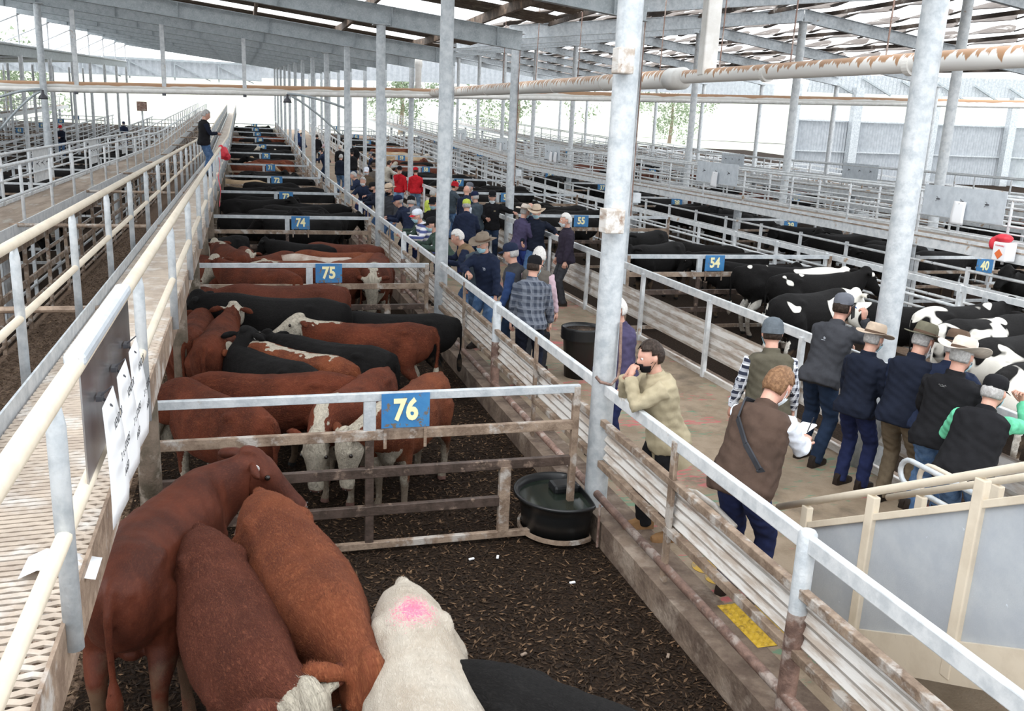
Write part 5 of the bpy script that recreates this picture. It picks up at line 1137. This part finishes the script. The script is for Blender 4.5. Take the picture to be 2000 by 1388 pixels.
P = pp((962, 373), 1.76, 200, 'man in a black cap and black jacket pointing with an outstretched arm', ('black', 'jacket'), 'darkdenim', ('cap', 'black'), 'hairk', ('maskw',), 4, (-6, 6), ((-.56, .22, 1.30, (0, 0, -1)), (.10, .30, 1.12, (-1, 0, 0))), 1.0, 'mid')
emblem(P, (-.08, .146, .38), 'patch', 'tan', 'chest_patch', False)
pp((912, 392), 1.70, 10, 'broad man in a navy jumper and yellow-green cap, back to the camera', ('navy', 'jumper'), 'navytr', ('cap', 'yellow'), 'hairg', None, 12, (0, 10), ((-.22, .2, .95), (.22, .2, .95)), .98, 'mid', belly=.08)
pp((928, 378), 1.72, -30, 'man in a blue cap and navy vest right of the yellow-green cap', ('slate', 'vest'), 'darkdenim', ('cap', 'capnavy'), 'hairg', 'mask', 6, (0, 8), DOWN, .98, 'mid', under='white', dy=.35, dx=.1)
pp((921, 366), 1.72, 30, 'bald man in a dark jacket behind the navy vest', ('navy', 'jacket'), 'denim', None, None, 'maskw', 6, (-30, 8), DOWN, .98, 'mid', dy=.5)
pp((915, 352), 1.74, 60, 'man in a grey cap and black jacket behind the bald man', ('black', 'jacket'), 'denim', ('cap', 'capgrey'), 'hairg', 'maskw', 4, (0, 6), DOWN, 1.0, 'mid', dy=.3, dx=.1)
pp((886, 338), 1.70, 80, 'person in a red beanie with a pompom and blue jacket', ('slate', 'jacket'), 'denim', ('beanie', 'red', 'black'), 'hairk', None, 10, (0, 10), RAIL, .96, 'mid')
pp((780, 326), 1.72, 210, 'man in a red jumper and black cap raising his hand to his face', ('red', 'jumper'), 'lightdenim', ('cap', 'black'), 'hairk', 'maskw', 2, (-20, 5), ((-.3, .1, .9), (-.02, .2, 1.5, (0, -1, 0))), .98, 'mid')
pp((806, 327), 1.72, 12, 'man in a hooded red jacket, back to the camera', ('red', 'jacket'), 'lightdenim', ('cap', 'red'), 'hairk', 'maskw', 3, (-20, 8), DOWN, .98, 'mid', dx=.12)
# along the near rail, left to right towards the camera
for px_, tp_, fc, lb, a in (
 ((829, 434), 1.52, -95, 'man in a red and white cap and striped knit leaning on the rail', (('stripe', 'jumper'), 'khaki', ('cap', 'white', 'red'), 'hairg', 'mask', 30)),
 ((822, 418), 1.56, -80, 'man in a grey cap and dark coat behind the striped knit', (('grgreen', 'jacket'), 'khaki', ('cap', 'capgrey'), 'hairg', 'mask', 26)),
 ((858, 470), 1.52, -90, 'person in a dark green jacket resting bare hands on the rail behind the column', (('grgreen', 'jacket'), 'grey', ('cap', 'black'), 'hairk', 'mask', 30)),
 ((847, 390), 1.68, -150, 'man in a black cap and black jacket with blue mask facing the camera', (('black', 'jacket'), 'darkdenim', ('cap', 'black'), 'hairg', 'mask', 6)),
 ((845, 372), 1.68, 60, 'grey-haired person in a hi-vis yellow jacket', (('yellow', 'jacket'), 'denim', None, 'hairg', None, 8)),
 ((803, 390), 1.60, 10, 'man in a black cap and navy jumper leaning over the near rail', (('navy', 'jumper'), 'navytr', ('cap', 'black'), 'hairg', 'mask', 22)),
 ((790, 388), 1.58, -85, 'man in a navy cap and navy jacket with elbow on the near rail', (('navy', 'jacket'), 'darknavy', ('cap', 'capnavy'), 'hairg', None, 28)),
 ((759, 366), 1.66, -130, 'man in a pale cattleman hat, black mask and charcoal coat', (('grey', 'jacket'), 'denim', ('brim', 'felt', .19, .02), 'hairk', 'maskk', 8)),
 ((733, 368), 1.56, -100, 'man in a dark cap and black mask with yellow sleeve edge', (('darknavy', 'jacket'), 'denim', ('cap', 'black'), 'hairk', 'maskk', 22)),
 ((712, 352), 1.55, -150, 'grey-haired man with a pale mask leaning in a navy jumper', (('navy', 'jumper'), 'navytr', None, 'hairg', 'maskw', 26)),
 ((700, 341), 1.55, -80, 'grey-haired man in a navy jumper hunched over the rail', (('navy', 'jumper'), 'navytr', None, 'hairg', None, 30)),
 ((716, 331), 1.66, -160, 'man in a white cap and brown jacket facing the camera', (('browncoat', 'jacket'), 'khaki', ('cap', 'white'), 'hairg', 'maskw', 5)),
 ((731, 320), 1.74, -170, 'man in a brown hat and beige coat', (('taupe', 'coat'), 'khaki', ('brim', 'feltb', .18, .012), 'hairg', 'maskw', 4)),
 ((757, 308), 1.68, 70, 'man in a light grey jacket leaning on the far rail', (('beige', 'jacket'), 'darkdenim', None, 'hairk', None, 18)),
 ((726, 290), 1.70, -60, 'man in a cap and navy vest beyond the brown hat', (('navy', 'jacket'), 'denim', ('cap', 'capgrey'), 'hairg', 'mask', 6)),
 ((732, 302), 1.68, -40, 'man in a black jacket and black cap beyond the beige coat', (('black', 'jacket'), 'denim', ('cap', 'black'), 'hairk', 'mask', 8)),
 ((692, 278), 1.74, 190, 'man in a black cap and black jacket standing straight in the lane', (('black', 'jacket'), 'denim', ('cap', 'black'), 'hairk', 'mask', 3)),
 ((664, 284), 1.72, 170, 'man in a pale cap and black jacket with jeans', (('black', 'jacket'), 'denim', ('cap', 'feltw'), 'hairg', 'maskw', 5)),
 ((688, 297), 1.66, -20, 'person in a padded black jacket, back to the camera', (('black', 'jacket'), 'denim', ('cap', 'black'), 'hairk', None, 8)),
 ((665, 305), 1.64, 30, 'person in a quilted navy jacket near the second column', (('darknavy', 'jacket'), 'denim', None, 'hairg', None, 10)),
 ((630, 292), 1.62, -80, 'man in a dark cap leaning on the near rail far down the lane', (('navy', 'jacket'), 'darkdenim', ('cap', 'black'), 'hairk', 'mask', 22)),
 ((636, 285), 1.66, -70, 'man in a pink cap beyond the leaning dark cap', (('darknavy', 'jacket'), 'darkdenim', ('cap', 'pink'), 'hairk', 'mask', 10)),
 ((619, 247), 1.72, 5, 'tall person in black with long hair walking away down the lane', (('black', 'jacket'), 'grey', None, 'hairk', None, 3)),
 ((577, 250), 1.70, 170, 'person in a blue shirt and white cap far down the lane', (('blue', 'shirt'), 'navytr', ('cap', 'white'), 'hairg', 'maskw', 6)),
 ((586, 262), 1.66, -60, 'person in a navy jacket beside the blue shirt far down the lane', (('navy', 'jacket'), 'darkdenim', None, 'hairk', 'maskw', 10))):
    ln = a[5]; pose = RAIL if ln >= 18 else POCK if ln < 5 else DOWN
    x, y = at_head(px_, tp_)
    xc = min(max(x, 3.48 if ln >= 18 else 3.62), 5.85)
    person(xc, y, fc, lb, a[0], a[1], a[2], a[3], a[4], ln, (0, 10), pose, .98, 'mid' if y < 24 else 'low', hips=(0, -.17, .9) if ln > 18 else None)
# walkway man and people in the left lane
person(-.98, 26.5, 75, 'man in a padded black vest on the near walkway looking at his phone', ('black', 'vest'), 'denim', None, 'hairg', None, 4, (0, 16), ((-.07, .27, 1.15, (.3, 0, -1)), (.08, .29, 1.16, (-.3, 0, -1))), 1.0, 'mid', z0=2.01, under='darknavy')
tag(MB().box((-.57, 26.42, 3.19), (.09, .14, .008)).build('mobile_phone', M['ink']), 'dark phone held by the man on the near walkway', 'phone')
for (px_, fc, lb, a) in (((75, 291), 170, 'man in a navy jacket and cap in the left lane behind the white catwalk', ('navy', 'darkdenim', 'red')), ((118, 246), 200, 'man in a black and navy jacket with a red cap in the left lane', ('darknavy', 'denim', 'red')), ((241, 238), 160, 'man in navy far along the left lane', ('navy', 'blue', 'capnavy'))):
    x, y = at_head(px_, 1.7); person(x, y, fc, lb, (a[0], 'jacket'), a[1], ('cap', a[2]), 'hairk', 'maskw', 5, (0, 8), ((-.1, .3, 1.1), (.1, .3, 1.1)), .98, 'low')
# ---------------------------------------------------------------- more cattle: right pens, outer pens
for r, w_, ct, lb, kw in (
 ((1448, 532), (1590, 536), 'friesian', 'mostly black patched cow with its rump by the 54 sign', dict(neck_pitch=-10)),
 ((1490, 552), (1665, 548), 'friesian', 'black patched cow with white hook marks on its back in pen 54', dict(neck_pitch=4)),
 ((1490, 600), (1650, 580), 'friesian2', 'cow with large white back behind the man on the phone', dict(neck_pitch=-14)),
 ((1850, 600), (1740, 592), 'friesian', 'black cow right of the near right column with white shoulder', dict(neck_pitch=-12)),
 ((1790, 622), (1935, 610), 'friesian', 'black and white cow behind the olive hat', dict(neck_pitch=0)),
 ((1830, 650), (1980, 634), 'friesian2', 'white-rumped cow behind the cream hat', dict(neck_pitch=-6)),
 ((1900, 690), (2040, 668), 'friesian', 'black cow with a thin white flank line at the right edge', dict(neck_pitch=-10)),
 ((1960, 745), (2090, 716), 'friesian', 'dark patched cow lowest at the right edge behind the rail', dict(neck_pitch=-10))):
    cowpx(r, w_, ct, lb, lod='mid', clip=(.92, 1.05), head_pitch=-40, **kw)
for r, w_, lb, kw in (((1300, 455), (1228, 462), 'black cow left of the two looking over gate 54', dict(neck_yaw=20)), ((1330, 478), (1255, 486), 'black cow with a yellow ear tag nearest the column behind gate 54', dict(tag_='y', neck_pitch=-5)), ((1440, 478), (1345, 470), 'black cow in the middle behind gate 54', dict(neck_pitch=-12)), ((1400, 505), (1500, 512), 'black cow facing right under the 54 sign', dict(neck_pitch=2)), ((1480, 490), (1400, 488), 'black cow at the back right of gate 54', dict(neck_pitch=-12))):
    cowpx(r, w_, 'black', lb, lod='mid', clip=(.9, 1), head_pitch=-40, **kw)
PAR = {1: ['white', 'cream', 'roan']}
for k in range(1, 8):
    y = gyr[k]; fill(6.7, 10.8, y+.4, y+6.6, 6, ['black'] if k < 4 else ['black', 'redface', 'brownplain'] if k < 5 else ['cream', 'white'] if k == 5 else ['black', 'redplain'], f'behind gate {NW(54+k)} right of the lane', 0 if k < 2 else 1)
for k in range(5):
    y = 15.2+7.03*k; fill(-7.8, -4.1, y+.3, y+6.4, 6, BK, f'{["nearest","second","third","fourth","fifth"][k]} under the left catwalk', 1)
for k in range(5):
    y = 8.4+7.1*k; fill(13.1, 16.7, y+.3, y+6.4, 6, ['black'], f'{["nearest","second","third","fourth","fifth"][k]} beyond the right race', 1)
for k in range(1, 5):
    y = 15.3+7.03*k; fill(-15.2, -11.4, y+.3, y+6.4, 4, ['black', 'white', 'black'], f'{["nearest","second","third","fourth","fifth"][k]} of the left outer row', 1)
for i, x0 in enumerate((16.9, 20.7, 24.1)):
    for k in range(0, 6, 2):
        y = 17+2*i+7.1*k; fill(x0, x0+3.6, y+.3, y+6.4, 4, ['black', 'black', 'brownplain'], f'{["nearest","","third","","fifth"][k]} of the {["second","third","fourth"][i]} strip beyond the catwalk', 1)

# ---------------------------------------------------------------- wood chips (stuff)
def chips(name, x0, x1, y0, y1, n, label, lo, hi, zb):
    x = RNG.uniform(x0, x1, n); y = y0+(y1-y0)*RNG.random(n)**1.5; a = RNG.uniform(0, PI, n); L_ = RNG.uniform(.014, .044, n)*.9; W = RNG.uniform(.004, .011, n); H_ = RNG.uniform(.002, .005, n); tl = RNG.normal(0, .22, n)
    d = np.stack([np.cos(a)*np.cos(tl), np.sin(a)*np.cos(tl), np.sin(tl)], 1); s_ = np.stack([-np.sin(a), np.cos(a), RNG.normal(0, .25, n)], 1); u = np.array((0, 0, 1.))
    c = np.stack([x, y, np.full(n, zb)+RNG.uniform(.003, .014, n)], 1)
    V = np.stack([c-d*L_[:, None]-s_*W[:, None]*.5, c-d*L_[:, None]*.2-s_*W[:, None], c+d*L_[:, None], c-d*L_[:, None]*.1+s_*W[:, None], c+u*H_[:, None]+d*L_[:, None]*.1], 1).reshape(-1, 3)
    k = np.arange(n)*5; F = np.stack([np.stack([k+a_, k+b_, k+c_], 1) for a_, b_, c_ in ((0, 1, 4), (1, 2, 4), (2, 3, 4), (3, 0, 4))], 1).reshape(-1, 3)
    me = bpy.data.meshes.new(name); me.vertices.add(len(V)); me.vertices.foreach_set('co', V.astype(np.float32).ravel()); me.loops.add(F.size); me.loops.foreach_set('vertex_index', F.astype(np.int32).ravel())
    me.polygons.add(len(F)); me.polygons.foreach_set('loop_start', np.arange(0, F.size, 3, dtype=np.int32)); me.update()
    at = me.attributes.new('tone', 'FLOAT', 'POINT'); at.data.foreach_set('value', np.repeat(RNG.random(n), 5).astype(np.float32))
    m = bpy.data.materials.new(name+'_wood'); m.use_nodes = True; N = m.node_tree.nodes; b = N['Principled BSDF']; b.inputs['Roughness'].default_value = .75; b.inputs['Specular IOR Level'].default_value = .2
    t = N.new('ShaderNodeAttribute'); t.attribute_name = 'tone'; r = N.new('ShaderNodeValToRGB'); r.color_ramp.elements[0].color = (*lo, 1); r.color_ramp.elements[0].position = .35; r.color_ramp.elements[1].color = (*hi, 1); e2 = r.color_ramp.elements.new(.8); e2.color = (*[(p+q*.55)/1.5*.6 for p, q in zip(lo, hi)], 1)
    m.node_tree.links.new(t.outputs['Fac'], r.inputs[0]); m.node_tree.links.new(r.outputs[0], b.inputs['Base Color']); me.materials.append(m)
    o = bpy.data.objects.new(name, me); C.objects.link(o); tag(o, label, 'wood chips', kind='stuff')
chips('wood_chips', -.95, 2.9, 2.2, 16, 62000, 'dark wood chip litter strewn over the floor of the near cattle pens', (.018, .011, .007), (.19, .115, .065), GZ)
chips('race_litter', -3.4, -1.0, 4, 32, 42000, 'dry brown wood chip litter strewn along the earth race', (.06, .035, .02), (.36, .25, .16), .12)
b = MB()
for i, (px_, a) in enumerate((((921, 1091), .3), ((972, 1087), 1.2), ((1118, 1137), .1), ((1305, 1280), 1.0), ((1023, 1277), .4))):
    c = onz(px_, GZ+.02); b2 = MB(); b2.box((0, 0, 0), (.05, .022, .014), Matrix.Rotation(a, 4, 'Z')); o = b2.build('pale_chip', M['white'] if i < 3 else M['wood'], bevel=.004); o.location = c
    tag(o, f'pale chip lying on the dark litter, {["left below the gate","second below the gate","in the middle of the pen","by the kerb low in the pen","above the black cow"][i]}', 'chip', 'pale chips on the litter')

# ---------------------------------------------------------------- water trough
cx, cy, zr = 2.67, 7.12, .52
e = empty('water_trough', (cx, cy, GZ), 'round black plastic water trough at the foot of the near left column', 'trough')
a = np.linspace(0, 2*PI, 49)[:-1]
def dring(r, z):                                    # round with a flat side against the kerb
    x = r*np.cos(a); y = r*np.sin(a)*1.08; lim = .19; x = np.where(x > lim, lim+(x-lim)*.12, x); return np.stack([cx+x, cy+y, 0*a+z], 1)
MB().ring([dring(.33, zr-.34), dring(.36, zr-.12), dring(.385, zr-.03), dring(.42, zr-.02), dring(.425, zr+.005), dring(.41, zr+.012), dring(.385, zr), dring(.37, zr-.03), dring(.35, zr-.12), dring(.32, zr-.3)]).build('basin', M['black'], e, smooth=True)
MB().ring([dring(.37, zr-.05), dring(.369, zr-.049)]).build('water', M['water'], e)
o = MB().ring([dring(.375, zr-.345), dring(.375, zr-.31), dring(.35, zr-.31), dring(.35, zr-.345), dring(.375, zr-.345)], False).build('support_band', M['lowrail'], e)
MB().box((cx+.09, cy+.14, zr-.02), (.26, .20, .09)).build('float_box', M['black'], e, bevel=.03)
MB().tube((cx+.22, cy-.42, .15), (cx+.22, cy-.42, zr+.03), .012).build('bracket_rod', M['rust'], e)

# ---------------------------------------------------------------- steel stairs at the lower right
e = empty('stairs', (4.2, 4.9, LZ), 'cream steel stairs with grey side panels climbing from the lane to the bridge', 'stairs')
xs0, xs1 = 3.75, 4.72
hz = lambda y: 1.08+.548*(5.3-y); lo_ = lambda y: .66+.49*(4.08-y); up_ = lambda y: 1.10+.545*(4.94-y)
for x in (xs0, xs1):
    MB().path([(x, y, hz(y)) for y in (5.36, 4.4, 3.2, 1.9)], .026, 14).build('handrail', M['cream'], e, smooth=True)
    for y in (5.02, 4.38, 3.58, 2.72, 1.95):
        zb_ = max(LZ, lo_(y)-.12); MB().box((x, y, (zb_+hz(y)-.03)/2), (.05, .075, hz(y)-.03-zb_)).build('post', M['cream'], e, bevel=.008)
    b = MB(); b.bar((x, 4.98, up_(4.98)), (x, 1.9, up_(1.9)), .035, .045); b.bar((x, 4.62, lo_(4.62)), (x, 1.9, lo_(1.9)), .035, .05); b.build('panel_rail', M['cream'], e, bevel=.005)
    for ya, yb in ((5.0, 4.41), (4.35, 3.61), (3.55, 2.75), (2.69, 1.95)):
        b = MB(); P4 = [(x+.01, ya, max(lo_(ya), LZ+.03)), (x+.01, yb, lo_(yb)), (x+.01, yb, up_(yb)), (x+.01, ya, up_(ya))]; b.add(P4+[(x+.016, q[1], q[2]) for q in P4], [(0, 1, 2, 3), (7, 6, 5, 4)]); b.build('side_panel', M['sheet'], e)
    b = MB(); b.bar((x, 4.75, .30), (x, 1.9, 1.72), .04, .24); b.build('stringer', M['cream'], e)
for k in range(8):
    y = 4.62-.33*k; MB().box(((xs0+xs1)/2, y, LZ+.175*(k+1)), (xs1-xs0-.05, .30, .035)).build('tread', M['galv'], e)
b = MB(); b.box((3.35, 3.3, .30), (.75, 2.2, .02)); 
e2 = empty('barrier_loop', (4.95, 5.2, LZ), 'pair of looped tube rails, grey and cream, beyond the stairs', 'rail')
for x, m, z1, z2, y1 in ((4.92, 'galv', 1.32, 1.12, 5.5), (5.04, 'cream', 1.30, 1.06, 5.42)):
    t = np.linspace(-PI/2, PI/2, 9); r_ = (z1-z2)/2
    MB().path([(x, 2.6, z2)]+[(x, y1-r_+r_*math.cos(q), (z1+z2)/2+r_*math.sin(q)) for q in t]+[(x, 2.6, z1)], .021, 12).build('tube_rail', M[m], e2, smooth=True)
    for y in (4.6, 3.2): MB().tube((x, y, LZ), (x, y, z2), .02, 10).build('foot', M[m], e2)
e = empty('tactile_paving', (3.47, 4.95, LZ), 'yellow studded tactile plate on the lane at the foot of the stairs', 'floor plate')
gx, gyy = np.meshgrid(np.linspace(3.23, 3.65, 85), np.linspace(4.65, 5.21, 113)); fx, fy = (gx-3.23)/.0525 % 1-.5, (gyy-4.65)/.056 % 1-.5
rd = np.hypot(fx, fy); gz = LZ+.006+.012*sst(.38-rd, 0, .12)-.003*sst(.16-rd, 0, .05); n = 85
MB().add(np.stack([gx.ravel(), gyy.ravel(), gz.ravel()], 1), [(i*n+j, i*n+j+1, (i+1)*n+j+1, (i+1)*n+j) for i in range(112) for j in range(84)]).build('plate', M['tactile'], e, smooth=True)
for i, px_ in enumerate(((1380, 1107), (1402, 1130))):
    c = onz(px_, LZ); o = MB().lathe([(.12-.02*i, .0), (.12-.02*i, .003)], 24).build('floor_marking', M['yellowpaint']); o.location = (c[0], c[1], LZ+.001); tag(o, ['faded yellow painted spot on the lane, the farther of two near the stairs', 'faded yellow painted spot on the lane, the nearer of two near the stairs'][i], 'marking')
# ---------------------------------------------------------------- small things
e = empty('rubbish_bin', (4.42, 11.3, LZ), 'black lined rubbish bin standing in the people lane', 'bin')
MB().lathe([(.22, LZ), (.27, LZ+.66), (.285, LZ+.70), (.275, LZ+.71), (.25, LZ+.66), (.2, LZ+.35)], 28, (4.42, 11.3, 0)).build('drum', M['black'], e, smooth=True)
b = MB(); b.lathe([(.292+.006*(i % 2), LZ+.70-.02*i) for i in range(9)], 28, (4.42, 11.3, 0), False); b.build('liner', M['black'], e, smooth=True)
MB().lathe([(.27, LZ+.66), (.16, LZ+.645), (.05, LZ+.60)], 28, (4.42, 11.3, 0)).build('rubbish', M['race'], e, smooth=True)
def lamp(x, y, z, dx, label):
    e = empty('lane_lamp', (x, y, z), label, 'lamp', 'lamps on curved conduits')
    MB().path([(x+dx*t, y, z+.18-.35*abs(t)**1.7) for t in np.linspace(0, 1, 9)], .035, 8).build('conduit', M['beam'], e, smooth=True)
    MB().path([(x+dx*t*.9, y, z+.15-1.1*abs(t)**1.3) for t in np.linspace(.05, 1, 9)], .03, 8).build('lower_conduit', M['beam'], e, smooth=True)
    MB().lathe([(.13, z-.08), (.10, z), (.04, z+.06), (.03, z+.16)], 14, (x, y, 0)).build('lamp_head', M['lamp'], e, smooth=True)
lamp(-5.13, 27.6, 3.94, -1.27, 'dark lamp on a curved conduit at the upper left'); lamp(1.28, 28.21, 4.17, 1.74, 'dark lamp on a curved conduit left of the lane columns')
e = empty('hanging_box', (-5.8, 60, 3.6), 'dark brown box on a post in the distance above the left catwalk', 'box'); MB().box((-5.8, 60, 3.9), (.55, .3, .55)).build('box_body', M['rust'], e, bevel=.02); MB().tube((-5.8, 60, .7), (-5.8, 60, 3.65), .05).build('stand', M['galv'], e)
e = empty('red_bag', (-.56, 26, 2.8), 'red plastic bag tied to the near walkway rail beyond the standing man', 'bag'); o = fuse(MB().ball((0, 0, 0), (.16, .2, .17)).ball((.08, .08, -.1), (.12, .13, .12)).ball((-.04, -.1, .12), (.07, .07, .1)), .03, 3); c = getco(o); setco(o, c*(1+.12*noise3(c, 24, 2))[:, None]); smooth_me(o); o.materials.append(M['red'])
q = bpy.data.objects.new('bag_body', o); C.objects.link(q); q.parent = e; q.location = (.02, 0, -.12)
V = [(-.54+.02*math.sin(i*1.3), 21.5+.25*s+.1*math.sin(i), 2.75-i*.12) for i in range(10) for s in (-1, 1)]
o = MB().add(V, [(2*i, 2*i+1, 2*i+3, 2*i+2) for i in range(9)]).build('warning_tape', M['redp']); o.modifiers.new('t', 'SOLIDIFY').thickness = .004; tag(o, 'pink red warning tape hanging from the near walkway rail below the red bag', 'tape')
e = empty('fuel_container', (12.75, 12.35, 1.7), 'white container with orange hazard diamond and red bag on the right catwalk', 'container')
MB().box((12.42, 12.3, 2.0), (.22, .30, .32)).build('container_body', M['white'], e, bevel=.02); MB().box((12.303, 12.3, 1.96), (.006, .12, .12), Matrix.Rotation(PI/4, 4, 'X')).build('hazard_diamond', M['orange'], e)
o = fuse(MB().ball((12.42, 12.35, 2.22), (.13, .18, .08)).ball((12.36, 12.5, 2.12), (.08, .08, .12)), .025, 3); smooth_me(o); o.materials.append(M['red']); q = bpy.data.objects.new('red_wrap', o); C.objects.link(q); q.parent = e; q.location = (-12.75, -12.35, -1.7)
me = text_mesh('FLAMMABLE', .035, .001); me.materials.append(M['red']); q = bpy.data.objects.new('writing', me); C.objects.link(q); q.parent = e; q.location = (12.305-12.75, -.05, 2.10-1.7); q.rotation_euler = (PI/2, 0, -PI/2)
# chain at the gate hinge
e = empty('gate_chain', (-.78, 6.98, .6), 'rusty chain hooked between the gate post and the walkway stump', 'chain')
b = MB()
for i in range(9):
    t = i/8; c = np.array((-.86+.14*t, 6.90, .62-.09*math.sin(PI*t))); aa = np.linspace(0, 2*PI, 9); w_ = .011
    b.path([c+np.array((.017*math.cos(q), (w_*math.sin(q) if i % 2 else 0), (0 if i % 2 else w_*math.sin(q)))) for q in aa], .0035, 5)
b.build('links', M['rust'], e)
o = MB().path([(3.15, 5.9, 1.02), (3.24, 5.7, 1.06), (3.26, 5.45, 1.06), (3.3, 5.2, 1.0)], .022, 10).build('latch_bar', M['panel'], smooth=True); tag(o, 'dirty white latch bar sticking out from the lane fence behind the writing man', 'bar')
V = [(-.72+.26*i/4, 3.35+.18*j, 2.02+.03*math.sin(i*1.2)) for i in range(5) for j in (0, 1)]
o = MB().add(V, [(2*i, 2*i+2, 2*i+3, 2*i+1) for i in range(4)]).build('loose_paper', M['white'], smooth=True); o.location.x = -.12; o.modifiers.new('t', 'SOLIDIFY').thickness = .001; tag(o, 'curled sheet of white paper lying on the mesh walkway under the board', 'paper')

# ---------------------------------------------------------------- trees beyond the sheds
def tree(x, y, h, r, label, n=2600):
    e = empty('tree', (x, y, 1.9), label, 'tree', 'trees beyond the sheds'); rg = np.random.default_rng(int(abs(x)*7+y))
    MB().path([(x, y, 1.5), (x+.3, y, h*.5), (x, y, h*.8)], [.35, .25, .1], 8).build('trunk', M['wood'], e)
    bl = [(rg.normal(0, r*.5), rg.normal(0, r*.4), h*.6+rg.normal(0, h*.16), r*rg.uniform(.25, .45)) for _ in range(16)]; P = []
    for _ in range(n):
        c = bl[rg.integers(16)]; d = rg.normal(0, 1, 3); d /= np.linalg.norm(d); P.append(np.array((x+c[0], y+c[1], c[2]))+d*c[3]*rg.uniform(.6, 1))
    P = np.array(P); V = np.concatenate([P+rg.normal(0, .16, P.shape) for _ in range(3)]); k = np.arange(n)
    MB().add(V, np.stack([k, k+n, k+2*n], 1).tolist()).build('foliage', M['foliage'], e)
tree(36, 122, 13, 7, 'pale green broad tree seen between the left columns of the people lane', 4200); tree(20, 122, 11, 4.5, 'smaller pale green tree left of the broad one', 2600)
tree(-26, 118, 11, 6, 'pale green tree at the far left behind the catwalk'); tree(-44, 121, 12, 5, 'pale green tree leftmost beyond the sheds'); tree(68, 140, 12, 6, 'small faint tree on the bright slope right of the near left column')
